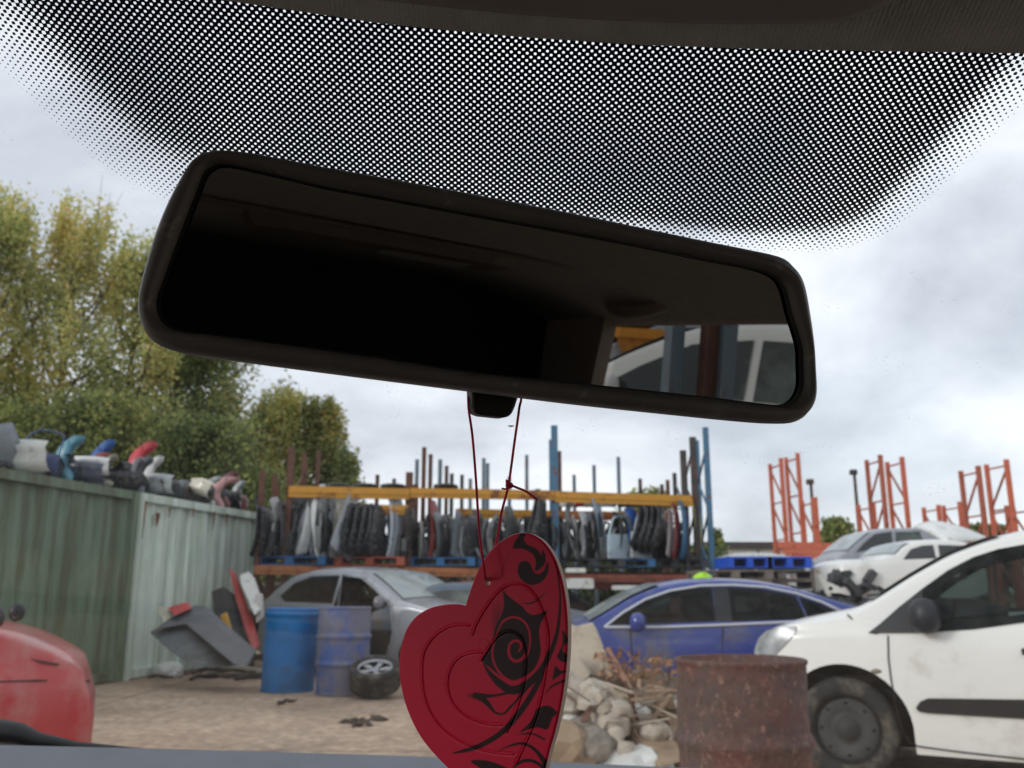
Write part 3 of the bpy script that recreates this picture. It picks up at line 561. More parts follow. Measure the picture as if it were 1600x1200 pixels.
        sx, sz = see_through[0]; b = MB(); b.tube([Vector((sx-.62+.07*math.sin(a), -.36+.18*math.cos(a), sz+.34+.17*math.sin(a))) for a in np.linspace(0, 2*math.pi, 20)], .015, 6); b.bar((sx-.62, -.36, sz+.34), (sx-.85, -.36, sz+.22), .05); b.bar((sx-.62, -.52, sz+.34), (sx-.62, -.20, sz+.34), .03); b.build('steering_wheel', M_dark, root, True)
        b = MB(); b.box((sx-1.12, -hw*.8, sz-.1), (sx-.80, hw*.8, sz+.24)); bevel(b.build('dashboard', M_dark, root), .05, 3)
        for it in windows:
            if isinstance(it, tuple): continue
            for s in (-1, 1): gasket(it, s)
    for P in (holes if see_through else ()):
        b = MB(); q = spoly(P, .0, hole_side); b.tube(q+[q[0]], .022, 6, caps=False); b.build('door_frame', m_body, root, True)
    for item in windows:
        P, m_ = (item if isinstance(item, tuple) else (item, gl))
        for s in ((-1, 1) if parts_both else (-1,)): patch('side_window', P, .008, s, m_)
    for nm, P, m_ in patches:
        for s in (-1, 1): patch(nm, P, .012, s, m_)
    if trim:
        for s in (-1, 1):
            b = MB(); q = spoly(trim[0], .014, s); b.tube(q+[q[0]], trim[1], 6, caps=False); b.build('window_trim', M_chrome, root, True)
    for (xa, xb, kind) in screens:              # windscreen and rear window laid on the roof surface
        v2 = []; f2 = []; nx, ny = 10, 9
        for i in range(nx):
            x = xa+(xb-xa)*i/(nx-1); yw = (side_y(x, T(x)-.04)-.07)
            sl = (T(x+.03)-T(x-.03))/.06; nn = Vector((-sl, 0, 1)).normalized()*.012
            for j in range(ny): y = yw*(2*j/(ny-1)-1); v2.append((x+nn.x, y, crown(x, y)+nn.z))
        for i in range(nx-1):
            for j in range(ny-1): f2.append((i*ny+j, (i+1)*ny+j, (i+1)*ny+j+1, i*ny+j+1))
        mesh_obj(kind, v2, f2, M_paleglass if kind == 'windscreen' else gl, root, True)
    for P in seams:
        b = MB(); b.tube(spoly(P, .003, -1), .006, 4); b.build('door_seam', M_dark, root)
    for P, m_, nm in strips:
        for s in (-1, 1):
            q = spoly(P, .018, s); k = len(q); q2 = spoly(P, -.01, s)
            b = MB(); b.add(q+q2, [tuple(range(k))]+[(i, (i+1) % k, k+(i+1) % k, k+i) for i in range(k)]); b.build(nm, m_, root)
    for P in (() if see_through else holes):                             # openings where a door is missing
        patch('door_opening', P, .010, hole_side, M_dark)
    for x, z, sx, sz, m_ in lamps:
        for s in (-1, 1):
            b = MB(); b.lathe([(0, -1), (.5, -.87), (.87, -.5), (1, 0), (.87, .5), (.5, .87), (0, 1)], 16, Matrix.Translation((x, s*(side_y(x, z)-.05), z)) @ Matrix.Diagonal((sx, .10, sz, 1))); b.build('headlight', m_, root, True)
    for x, z, sc_, m_ in mirrors:
        for s in (-1, 1):
            b = MB(); y = s*(side_y(x, z)+.10*sc_)
            b.lathe([(0, -1), (.55, -.9), (.9, -.55), (1, 0), (.93, .5), (.6, .88), (0, 1)], 14, Matrix.Translation((x, y, z)) @ Matrix.Diagonal((.085*sc_, .10*sc_, .085*sc_*1.15, 1)))
            b.bar((x, s*(side_y(x, z)-.02), z-.07*sc_), (x, y, z-.04*sc_), .05*sc_); b.build('door_mirror', m_, root, True)
    for wx in wheels:
        for s in (-1, 1):
            M = Matrix.Translation((wx, s*(hwx(wx)-.11), wr)) @ Matrix.Rotation(R(90)*s, 4, 'X').inverted()
            o = wheel_mesh(wr, M, root, rim)
    if extra: extra(root, side_y, T, hwx)
    return root
def wheel_mesh(r, M, parent, rim_mat=None, spokes=5, detail=False):
    wd = .105; b = MB()
    b.lathe([(r*.66, -wd*.8), (r*.72, -wd), (r*.93, -wd), (r*.985, -wd*.8), (r, -wd*.3), (r, wd*.3), (r*.985, wd*.8), (r*.93, wd), (r*.72, wd), (r*.66, wd*.8), (r*.64, 0), (r*.66, -wd*.8)], 40, M)
    t = b.build('wheel', M_tyre, parent, True)
    b = MB(); rm = rim_mat or M_steel
    b.lathe([(r*.67, wd*.86), (r*.62, wd*.80), (r*.60, wd*.3), (r*.5, wd*.1), (0, wd*.1)], 40, M, 1)
    if rm is M_alloy:
        b.lathe([(r*.685, wd*.9), (r*.66, wd*.98), (r*.61, wd*.80)], 40, M)
        for k in range(spokes):
            a = 2*math.pi*k/spokes
            for da in (-.13, .13):
                p0 = M @ Vector((.09*r*math.cos(a), .09*r*math.sin(a), wd*.62)); p1 = M @ Vector((.64*r*math.cos(a+da), .64*r*math.sin(a+da), wd*.78)); b.tube([p0, p1], [.075*r, .05*r], 6)
        b.lathe([(r*.17, wd*.5), (r*.16, wd*.78), (0, wd*.8)], 20, M)
        b.build('rim', None, t, True, [rm, M_dark])
    else:
        b.lathe([(r*.60, wd*.5), (r*.45, wd*.62), (r*.36, wd*.45), (r*.22, wd*.45), (r*.2, wd*.66), (0, wd*.68)], 30, M)
        for k in range(8):
            a = 2*math.pi*k/8; c = M @ Vector((.5*r*math.cos(a), .5*r*math.sin(a), wd*.60)); b.bar(c, c+(M.to_3x3() @ Vector((0, 0, .006))), .05*r, mi=1)
        b.build('rim', None, t, True, [rm, M_dark])
    return t
class Side:
    def __init__(s, px, Y, yaw): s.p = at(px, 925, Y); s.p.z = 0; s.a = R(yaw); s.d = Vector((math.cos(s.a), math.sin(s.a), 0)); s.n = Vector((math.sin(s.a), -math.cos(s.a), 0))
    def pt(s, px, py): q = atplane(px, py, s.p, s.n); return (q-s.p).dot(s.d), q.z
    def prof(s, L_): return [s.pt(*p) for p in L_]
    def loc(s, hw): return s.p - s.n*hw
def px_prof(L_, Y, X0):
    return [((p := at(x, y, Y)).x-X0, p.z) for x, y in L_]

# white van on the right
SV = Side(1305, 6.2, -28); pv = SV.prof; vx = lambda x, y: SV.pt(x, y)
def van_extra(root, sy, T, hwx):
    x, z = vx(1369, 1049); b = MB(); b.lathe([(0, -1), (.8, -.5), (1, 0), (.8, .5), (0, 1)], 12, Matrix.Translation((x, -sy(x, z), z)) @ Matrix.Diagonal((.035, .012, .018, 1))); b.build('side_repeater', mat('smoked lens', srgb(120, 115, 95), .3), root, True)
    x, z = vx(1596, 1018); b = MB(); b.box((x, -sy(x, z)-.03, z-.02), (x+.16, -sy(x, z)-.003, z+.02)); bevel(b.build('door_handle', M_black, root), .008)
    b = MB(); q = pv([(1356, 989), (1374, 975), (1404, 948), (1440, 922), (1440, 989)]); q = [(x, -(sy(x, z)+.018), z) for x, z in q]; b.add(q, [(0, 1, 2, 3, 4)]); b.build('quarter_panel_trim', M_black, root)
white_body = mat('white van paint', srgb(226, 226, 222), .2, 0, .03, 1.5, srgb(188, 182, 170), .10, 1.2, coat=.4)
vtop = pv([(1168, 1110), (1167, 1060), (1169, 1012), (1184, 990), (1225, 977), (1280, 966), (1330, 956), (1362, 938), (1420, 900), (1480, 866), (1540, 843), (1600, 829)]); zr = vtop[-1][1]
vtop += [(vtop[-1][0]+.3, zr+.05), (vtop[-1][0]+.9, zr+.08), (2.9, zr+.06), (3.35, zr-.02), (3.42, 1.2), (3.44, .7)]
build_car('white_van', 'white van with a black side moulding standing behind the rusty barrel', vtop,
    .20, [0, 2.73], .88, vx(1400, 992)[1], white_body, SV.loc(.88), SV.a, see_through=[(1.25, .62)], wr=.325, tumble=.26, arch=.085,
    windows=[pv([(1356, 989), (1374, 975), (1404, 948), (1440, 919), (1480, 890), (1520, 869), (1560, 856), (1610, 847), (1640, 846), (1640, 968), (1600, 973), (1520, 984), (1440, 989)]), [(1.55, 1.18), (1.55, zr-.12), (2.6, zr-.12), (2.6, 1.18)]],
    screens=[(vx(1352, 940)[0], vx(1560, 838)[0], 'windscreen')], rim=M_steel, mirrors=[(vx(1446, 960)[0], vx(1446, 962)[1], 1.15, mat('black mirror shell', srgb(34, 35, 40), .5))],
    taper=(.12, 8), patches=[('headlight', pv([(1172, 1018), (1180, 998), (1194, 986), (1220, 979), (1242, 979), (1240, 990), (1224, 1008), (1208, 1024), (1190, 1028), (1174, 1027)]), M_lamp)], seams=[pv([(1387, 993), (1388, 1030), (1392, 1060), (1400, 1105), (1410, 1142), (1420, 1160), (1434, 1167), (1500, 1176), (1600, 1187), (1640, 1190)]), pv([(1330, 968), (1322, 960)])],
    strips=[(pv([(1431, 1106), (1438, 1096), (1450, 1091), (1600, 1093), (1640, 1093), (1640, 1126), (1600, 1123), (1450, 1114), (1436, 1112)]), M_black, 'side_moulding')], extra=van_extra, cat='van')

# blue saloon
YB = 9.5; XB = at(1130, 1000, YB).x; pb = lambda L_: px_prof(L_, YB, XB)
blue_body = mat('dull blue car paint', srgb(42, 60, 134), .3, 0, .08, 2, srgb(95, 95, 105), .22, 2, coat=.5, bump=.12, bscale=2.2)
build_car('blue_saloon_car', 'long blue car with pale window trim behind the branches and the rusty barrel', pb([(728, 1085), (734, 1040), (750, 1012), (800, 993), (860, 982), (918, 975), (950, 957), (990, 933), (1030, 917), (1075, 909), (1130, 906), (1190, 909), (1240, 917), (1290, 931), (1330, 943), (1375, 955), (1410, 962), (1424, 985), (1428, 1080)]),
    .17, [at(832, 1085, YB).x-XB, at(1318, 1085, YB).x-XB], .88, at(1100, 974, YB).z, blue_body, (XB, YB+.88, 0), see_through=[(at(1118, 980, YB).x-XB, .42), (at(1240, 980, YB).x-XB, .42)], wr=.33, tumble=.38,
    windows=[pb([(950, 976), (975, 960), (1010, 940), (1050, 926), (1090, 919), (1117, 918), (1119, 971), (1040, 974)]), (pb([(1119, 918), (1143, 918), (1145, 971), (1119, 971)]), M_black), pb([(1143, 918), (1190, 920), (1235, 928), (1250, 932), (1262, 967), (1145, 971)]), pb([(1254, 933), (1285, 943), (1312, 955), (1300, 963), (1266, 967)])],
    screens=[(at(922, 972, YB).x-XB, at(1035, 915, YB).x-XB, 'windscreen'), (at(1290, 931, YB).x-XB, at(1375, 955, YB).x-XB, 'rear_window')], trim=(pb([(944, 980), (975, 957), (1010, 937), (1050, 923), (1100, 915), (1150, 914), (1200, 917), (1250, 927), (1290, 941), (1322, 956), (1316, 965), (1260, 971), (1120, 977), (1030, 980)]), .014),
    mirrors=[(at(995, 972, YB).x-XB, at(995, 972, YB).z, 1.0, blue_body)], seams=[pb([(985, 985), (988, 1030), (996, 1085), (1010, 1098), (1120, 1098), (1128, 1040), (1130, 980)]), pb([(1130, 1098), (1240, 1098), (1262, 1050), (1268, 975)])],
    strips=[(pb([(930, 1078), (1250, 1074), (1250, 1086), (930, 1088)]), blue_body, 'sill_moulding')], rim=M_alloy)

# shared generic shapes (metres): saloon 4.4 m, pointing to local -x
def generic(label, m_body, loc, rz=0, see=None, name='scrap_car', tall=1.0, group=None, holes=(), hatch=True, rot=None, cat='car', glass=None, wheels=True, no_front=False, L_=4.2):
    s = tall
    top = [(-2.1, .55), (-2.06, .72*s), (-1.9, .80*s), (-1.3, .93*s), (-.95, 1.0*s), (-.55, 1.22*s), (-.2, 1.38*s), (.3, 1.44*s), (.9, 1.42*s), (1.35, 1.34*s), (1.8, 1.08*s), (2.0, .95*s), (2.08, .6)]
    win = [(-.72, .97*s), (-.45, 1.13*s), (-.12, 1.29*s), (.28, 1.34*s), (.28, .96*s)]; win2 = [(.34, .96*s), (.34, 1.34*s), (.9, 1.33*s), (1.25, 1.24*s), (1.5, 1.06*s), (1.35, .98*s)]
    return build_car(name, label, top, .2, [-1.3, 1.25] if wheels else [], .86, .95*s, m_body, loc, rz, see, .30, windows=[win2] if holes else [win, win2], screens=[(-.93, -.22, 'windscreen'), (1.4, 1.85, 'rear_window')], group=group, holes=holes, hole_side=1, rot=rot, cat=cat, glass=glass, lamps=[(-1.96, .68*s, .14, .09, M_lamp)], mirrors=[(-.62, .98*s, .9, m_body)])
silver = mat('silver car paint', srgb(150, 153, 160), .35, .35, .06, 2, srgb(105, 100, 95), .25, 2, coat=.3, bump=.2, bscale=2.5)
p = at(600, 1000, 13.2)
generic('silver hatchback with its front door missing behind the two blue drums', silver, (p.x-.05, 13.9, 0.02), R(180-33), name='silver_hatchback_car', tall=1.06, see=[(.25, .42), (1.15, .45)], holes=[[(-.78, .98), (-.42, 1.22), (-.1, 1.38), (.3, 1.42), (.3, .3), (-.72, .3), (-.85, .6)]])

# red car on the left, nose only
SR = Side(147, 5.0, 24); pr = SR.prof; rx = lambda x, y: SR.pt(x, y)
red_body = mat('faded red car paint', srgb(176, 46, 50), .28, 0, .07, 2, srgb(170, 110, 105), .4, 2, coat=.3)
def red_extra(root, sy, T, hwx):
    b = MB(); q = pr([(44, 1030), (60, 1034), (92, 1040), (90, 1043), (60, 1038)]); q = [(x, -(sy(x, z)+.012), z) for x, z in q]; b.add(q, [(0, 1, 2, 3, 4)]); b.build('bonnet_trim', M_black, root)
rt = pr([(0, 992), (40, 1003), (80, 1020), (110, 1036), (135, 1053), (147, 1068), (146, 1120), (142, 1170), (138, 1210)])
x0_ = rt[0][0]; rt = [(x0_-3.4, .6), (x0_-3.35, .95), (x0_-2.9, 1.2), (x0_-2.2, 1.42), (x0_-1.4, 1.42), (x0_-.8, 1.22), (x0_-.35, rt[0][1]+.06)]+rt
build_car('red_car', 'red car with a sloping bonnet at the left edge beside the green container', rt, .2, [x0_-.80, x0_-3.0], .80, rx(40, 1062)[1], red_body, SR.loc(.80), SR.a, wr=.30, windows=[[(x0_-.5, 1.0), (x0_-.9, 1.2), (x0_-1.4, 1.34), (x0_-2.0, 1.34), (x0_-2.2, 1.0)]], screens=[(x0_-.95, x0_-.35, 'windscreen')], mirrors=[(rx(-12, 965)[0], rx(-12, 966)[1], .6, M_black)], seams=[pr([(-60, 1068), (60, 1066), (140, 1070)])], extra=red_extra)

# ---------------------------------------------------------------- containers
A1, B1, C1 = atz(213, 770, 2.6), atz(397, 803, 2.6), atz(0, 735, 2.6)
wd = (B1-C1); wd.z = 0; wd.normalize(); wn = Vector((-wd.y, wd.x, 0))     # wn points left, away from the yard
def container(label, p0, length, m, pitch, depth, h=2.6, width=2.44, rails=None):
    root = thing('shipping_container', label, 'container', p0)
    def corr(L_, origin, d, nout, nm):
        vs = []; x = 0; prf = []
        while x < L_-.01:
            for dx, dd in ((0, 0), (.30, 0), (.42, 1), (.88, 1), (1.0, 0)):
                xx = min(L_, x+dx*pitch); prf.append((xx, -depth*dd))
            x += pitch
        for xx, dd in prf:
            q = origin + d*xx + nout*dd; vs += [q+Vector((0, 0, .14)), q+Vector((0, 0, h-.10))]
        fs = [(2*i, 2*i+2, 2*i+3, 2*i+1) for i in range(len(prf)-1)]; mesh_obj(nm, vs, fs, m, root)
    o = Vector((0, 0, 0)); corr(length, o, wd, -wn, 'side_panel'); corr(length, o+wn*width, wd, wn, 'side_panel'); corr(width, o, wn, -wd, 'end_panel'); corr(width, o+wd*length, wn, wd, 'end_panel')
    b = MB(); b.add([o+Vector((0, 0, h-.03)), o+wd*length+Vector((0, 0, h-.03)), o+wd*length+wn*width+Vector((0, 0, h-.03)), o+wn*width+Vector((0, 0, h-.03))], [(0, 1, 2, 3)]); b.build('roof', m, root)
    for c in (o, o+wn*width):
        for z in (.08, h-.05): MB().bar(c+Vector((0, 0, z)), c+wd*length+Vector((0, 0, z)), .12).build('rail', rails or m, root)
    for c in (o, o+wd*length):
        for z in (.08, h-.05): MB().bar(c+Vector((0, 0, z)), c+wn*width+Vector((0, 0, z)), .118).build('rail', rails or m, root)
    for c in (o+wd*.05, o+wd*(length-.05), o+wn*width+wd*.05, o+wn*width+wd*(length-.05)):
        b = MB(); b.bar(c, c+Vector((0, 0, h+.005)), .15); b.build('corner_post', rails or m, root)
    return root
def cont_mat(name, c1, c2, rustc, amt):
    return mat(name, c1, .6, 0, .18, 2.2, c2, amt, 1.0, stretch=(5, 5, .5), bump=.15, bscale=12)
M_cg = cont_mat('dark green container paint', srgb(108, 126, 104), srgb(88, 92, 68), RUST, .5)
M_cl = mat('pale green container paint', srgb(208, 221, 210), .55, 0, .14, 2.5, srgb(168, 182, 164), .5, 1.2, stretch=(5, 5, .4), bump=.12, bscale=12)
M_rail = mat('rusty pale rail', srgb(105, 118, 104), .7, 0, .2, 4, RUST, .45, 3)
dl = 6.06; pA = Vector((A1.x, A1.y, 0))
container('dark green corrugated shipping container with damp stained side at the left', pA - wd*(dl+.03), dl, M_cg, .54, .05, rails=M_cg)
LB = (B1-A1).length
lc = container('pale green corrugated shipping container with rust runs, beyond the dark green one', pA + wd*.03, LB, M_cl, .36, .035, rails=M_cl)
# rust runs on the pale one
for f, z0, z1, w_ in ((.03, 2.5, 1.95, .035), (.12, 2.35, 2.15, .06), (.2, 2.45, 2.30, .03), (.38, 2.5, 2.35, .03), (.55, 2.5, 2.2, .035), (.66, 2.5, 2.3, .045), (.74, 2.5, 2.4, .03)):
    b = MB(); q = wd*(LB*f) - wn*(.066)
    b.add([q-wd*w_+Vector((0, 0, z0)), q+wd*w_+Vector((0, 0, z0)), q+wd*w_*.8+Vector((0, 0, (z0+z1)/2)), q+wd*w_*.2+Vector((0, 0, z1)), q-wd*w_*.3+Vector((0, 0, z1)), q-wd*w_*.6+Vector((0, 0, (z0+z1)/2))], [(0, 1, 2, 3, 4, 5)]); b.build('rust_run', mat('rust run', RUST, .9, 0, .3, 6), lc)

# ---------------------------------------------------------------- scrap panels
def bumper_mb(L_=1.6, D=.20, H=.42, seed=0):
    """shell bent like a bumper: length along x, hollow towards +y, height z"""
    r = random.Random(seed); b = MB(); nx = 18; secp = [(.05, 0), (-.02, .06*H/.42), (-.05, .16*H/.42), (-.03, .27*H/.42), (-.06, .33*H/.42), (.02, H)]
    vs = []; n = len(secp)
    for i in range(nx):
        t = 2*i/(nx-1)-1; x = L_/2*math.sin(t*1.25)/math.sin(1.25); y = D*(1-math.cos(t*1.25))/(1-math.cos(1.25))
        nx_, ny_ = math.sin(t*.9), -math.cos(t*.9)
        for dy, z in secp: vs.append((x-nx_*dy*-1*0+nx_*(-dy), y+ny_*(-dy), z*(1-.12*t*t)))
    fs = [(i*n+k, (i+1)*n+k, (i+1)*n+k+1, i*n+k+1) for i in range(nx-1) for k in range(n-1)]
    b.add(vs, fs); return b
def wing_mb(seed=0):
    """front wing standing on its rear edge: crescent outline with wheel cut"""
    b = MB(); outl = [(0, 0), (.05, .3), (.07, .6), (.12, .86), (.26, 1.04), (.34, 1.1), (.44, 1.08), (.40, .95), (.28, .82), (.22, .62), (.24, .42), (.32, .25), (.36, .1), (.3, 0)]
    P = catmull([(x, z, 0) for x, z in outl], 3, True); k = len(P)
    f = [(p.x-.2, .10*math.sin(p.y*2.6)-.35*(p.x-.2)**2, p.y) for p in P]; bk = [(x+.004, y+.03, z) for x, y, z in f]
    b.add(f+bk, [tuple(range(k)), tuple(range(2*k-1, k-1, -1))]+[(i, k+i, k+(i+1) % k, (i+1) % k) for i in range(k)]); return b
def door_mb():
    """car door: panel with a window frame above"""
    b = MB(); low = [(-.5, 0), (.48, 0), (.52, .25), (.5, .62), (-.52, .62), (-.54, .2)]
    k = len(low); fr = lambda y: [(x, y+.10*(z-.3)**2*2, z) for x, z in low]
    b.add(fr(-.05)+fr(.04), [tuple(range(k)), tuple(range(2*k-1, k-1, -1))]+[(i, k+i, k+(i+1) % k, (i+1) % k) for i in range(k)])
    b.tube([(-.5, -.02, .6), (-.34, .02, .92), (-.15, .05, 1.06), (.2, .06, 1.08), (.44, .06, 1.04), (.49, 0, .62)], .025, 6); return b
def bonnet_mb():
    b = MB(); nx, ny = 9, 7; vs = []
    for j in range(ny):
        for i in range(nx):
            u, v = 2*i/(nx-1)-1, j/(ny-1); x = u*(.68-.10*v**2); z = v*1.0; y = -.10*(1-u*u)*(.6+.4*v)-.06*math.sin(v*2.6); vs.append((x, y, z))
    m = len(vs); vs += [(x*.97, y+.035, z) for x, y, z in vs]
    q = [(j*nx+i, j*nx+i+1, (j+1)*nx+i+1, (j+1)*nx+i) for j in range(ny-1) for i in range(nx-1)]
    fs = q+[tuple(m+k for k in f[::-1]) for f in q]; edge = [i for i in range(nx)]+[j*nx+nx-1 for j in range(1, ny)]+[(ny-1)*nx+i for i in range(nx-2, -1, -1)]+[j*nx for j in range(ny-2, 0, -1)]
    fs += [(edge[i], m+edge[i], m+edge[(i+1) % len(edge)], edge[(i+1) % len(edge)]) for i in range(len(edge))]; return b.add(vs, fs)
_cache = {}
def scrap(kind, label, cat, col, loc, rot, group=None, s=(1, 1, 1), m=None, shape=None):
    if label is None: label = 'scrap panel'
    m = m or mat('scrap paint %d %d %d' % col, srgb(*col), .45, 0, .12, 4, DIRT if sum(col) > 250 else srgb(112, 110, 108), .1 if sum(col) > 250 else .3, 5 if sum(col) > 250 else 9, coat=.2)  # pale speckle on the dark colours imitates small glints
    key = (shape or kind, m.name)
    if key not in _cache:
        mb = {'car_bumper': bumper_mb, 'car_wing': wing_mb, 'car_door': door_mb, 'car_bonnet': bonnet_mb}[shape or kind](); me = bpy.data.meshes.new(kind); me.from_pydata(mb.v, [], mb.f); me.update(); me.materials.append(m)
        if kind != 'car_door': me.polygons.foreach_set('use_smooth', [True]*len(me.polygons))
        _cache[key] = me
    o = bpy.data.objects.new('loose_car_door' if kind == 'car_door' else kind, _cache[key]); sc.collection.objects.link(o); o.location = loc; o.rotation_euler = rot; o.scale = s
    return tag(o, label, 'car door' if cat == 'door' else cat, group)

# on the container roofs, near to far
top_items = [  # px centre, base py, kind, colour, height px, yaw, roll, label
 (2, 700, 'car_bonnet', (120, 128, 134), 1.15, 70, -15, 'grey car bonnet leaning at the very left on the green container'),
 (26, 742, 'car_bumper', (196, 200, 196), 1.5, -35, 8, 'big pale silver bumper at the left end of the pile on the container'),
 (77, 746, 'car_door', (70, 84, 122), 1.35, 75, 10, 'dull blue car door standing up on the dark green container'),
 (100, 748, 'car_bumper', (92, 150, 170), 1.1, 80, 0, 'light blue bumper on end beside the dull blue door'),
 (62, 746, 'car_bumper', (92, 40, 42), .6, 40, 0, 'small dark red trim piece low between the silver bumper and the blue door'),
 (118, 752, 'car_bumper', (62, 72, 92), .9, -30, 0, 'slate blue bumper lying under the white one on the container'),
 (135, 738, 'car_bumper', (222, 224, 222), .85, -20, 4, 'white bumper lying on top of the slate blue one'),
 (151, 757, 'car_wing', (176, 92, 76), 1.0, 20, 0, 'orange red wing below the white bumper on the container'),
 (170, 758, 'car_bumper', (36, 88, 158), 1.2, 85, 0, 'bright blue bumper standing on end on the container'),
 (166, 745, 'car_bumper', (150, 146, 132), .8, 80, -15, 'beige strip behind the bright blue bumper'),
 (185, 762, 'car_bumper', (34, 36, 42), 1.1, 30, 0, 'black bumper right of the bright blue one on the container'),
 (202, 763, 'car_wing', (112, 116, 122), 1.15, -30, 18, 'mid grey wing leaning right above the container corner'),
 (217, 765, 'car_bumper', (90, 98, 106), 1.0, 70, 0, 'blue grey bumper left of the tall red one'),
 (233, 767, 'car_bumper', (186, 58, 68), 1.5, 90, 0, 'tall narrow red bumper standing on end at the container corner'),
 (246, 770, 'car_bumper', (176, 182, 184), 1.0, -45, 0, 'pale grey bumper in front of the white crescent'),
 (257, 769, 'car_wing', (218, 220, 220), 1.35, 0, 0, 'white crescent shaped wing right of the tall red bumper'),
 (272, 775, 'car_bumper', (66, 108, 128), .85, 60, 10, 'teal bumper between the white wing and the cream bumper'),
 (290, 780, 'car_bumper', (60, 52, 50), .9, 20, 0, 'brown black bumper under the cream one'),
 (309, 764, 'car_bumper', (200, 194, 178), .9, -60, -25, 'cream white bumper sticking up at a slant on the pale container'),
 (322, 783, 'car_bumper', (58, 62, 64), 1.1, 50, 0, 'charcoal bumper right of the cream one'),
 (334, 785, 'car_wing', (190, 194, 192), 1.05, 10, 0, 'thin light grey wing on the pale container'),
 (345, 787, 'car_bumper', (196, 150, 150), 1.1, 95, 12, 'pinkish bumper on end near the far end of the container'),
 (352, 787, 'car_bumper', (104, 48, 52), 1.15, 80, 0, 'maroon bumper on end near the far end of the container'),
 (365, 791, 'car_bumper', (72, 76, 74), 1.0, 30, 0, 'dark grey bumper second from the far end of the pale container'),
 (377, 790, 'car_wing', (172, 178, 176), 1.1, -20, 0, 'grey white wing at the far end of the pale container'),
 (390, 797, 'car_bumper', (112, 40, 46), 1.0, 60, 0, 'dark red bumper at the far end of the pale container')]
for px, py, kind, col, hgt, yaw, roll, lab in top_items:
    base = atz(px, 737+ (px*.165), 2.6) + wn*random.uniform(.12, .35); base.z = 2.6
    lie = kind == 'car_bumper' and abs(yaw) > 65
    zoff = max(0, (737+px*.165-py)/F_PX*base.y)*.8
    if lie: rot = (0, R(roll*.6+random.uniform(-12, 12)), R(yaw-90)); s = (1.25, 1.6, .52*hgt)
    elif kind == 'car_bumper': rot = (R(roll), 0, R(yaw)); s = (.50, 1.2, .74*hgt); base = base+Vector((0, 0, zoff))
    elif kind == 'car_wing': rot = (0, R(roll), R(yaw)); s = (.9, 1.4, .46*hgt)
    elif kind == 'car_door': rot = (R(roll*.3), R(roll), R(yaw-60)); s = (.5, 1, .46*hgt)
    else: rot = (R(10), R(roll), R(yaw-40)); s = (.6, 1, .48*hgt)
    if kind == 'car_bumper' and px == 26: s = (.62, 1.3, 1.0)
    scrap(kind, lab, kind.split('_')[1], col, base, rot, 'body panels piled on the container roofs', s, shape='car_wing' if lie else None)
for i in range(96):
    px = random.uniform(2, 394); base = atz(px, 737+px*.165, 2.6) + wn*random.uniform(.03, .8); base.z = 2.6+random.uniform(0, .12); col = random.choice([(30, 32, 36), (44, 46, 50), (62, 64, 68), (86, 90, 94), (24, 26, 30)])
    scrap('car_bumper', 'small dark bumper jumbled in the pile on the container roofs', 'bumper', col, base, (R(random.uniform(-25, 25)), R(random.uniform(-35, 35)), R(random.uniform(0, 180))), 'dark bumpers jumbled in the container pile', (random.uniform(.25, .45), .8, random.uniform(.35, .75)))

# ---------------------------------------------------------------- middle rack
def Yr(px): return 15.3+(px-455)/625*1.5
def rp(px, py, dy=0): return at(px, py, Yr(px)+dy)
M_yel = mat('yellow rack beam', srgb(196, 142, 52), .6, 0, .12, 3, RUST, .25, 3)
M_org = mat('faded orange rack beam', srgb(176, 112, 66), .65, 0, .15, 3, RUST, .4, 3)
M_rust = mat('rusty upright', srgb(92, 62, 50), .85, 0, .25, 8)
M_blu = mat('blue rack upright', srgb(70, 112, 140), .6, 0, .12, 6, RUST, .2, 6)
M_bgr = mat('grey blue upright', srgb(104, 122, 134), .6, 0, .12, 6, RUST, .25, 6)
M_dgr = mat('dark grey upright', srgb(64, 62, 62), .7, 0, .2, 6, RUST, .3, 6)
M_redb = mat('rust red beam', srgb(140, 76, 58), .75, 0, .2, 4, RUST, .4, 3)
deck_z = rp(700, 893).z
rack = thing('pallet_rack', 'long yellow and blue pallet rack full of car panels across the middle of the yard', 'rack', (at(760, 900, 16).x, 16, 0))
RL = Vector(rack.location)
def post(px, ytop, m, ybot=None, dy=0, wdt=.10, back=1.0, frame=True):
    p = rp(px, ytop, dy); b = MB(); z0 = 0 if ybot is None else rp(px, ybot, dy).z
    b.bar(Vector((p.x, p.y, z0))-RL, p-RL, wdt, .08)
    if frame:
        b.bar(Vector((p.x, p.y+back, z0))-RL, Vector((p.x, p.y+back, p.z-.1))-RL, wdt, .08)
        z = .3; k = 0
        while z < p.z-.7:
            a, c = ((0, back) if k % 2 == 0 else (back, 0)); b.bar(Vector((p.x, p.y+a, z))-RL, Vector((p.x, p.y+c, z+.6))-RL, .035); z += .6; k += 1
    b.build('upright_frame', m, rack)
for px, yt, m, w_ in ((456, 700, M_rust, .10), (411, 735, M_rust, .09), (640, 738, M_rust, .12), (866, 665, M_blu, .12), (1082, 683, M_dgr, .12), (1068, 720, M_dgr, .07)): post(px, yt, m, wdt=w_)
post(1102, 668, M_blu, wdt=.10, back=.9)
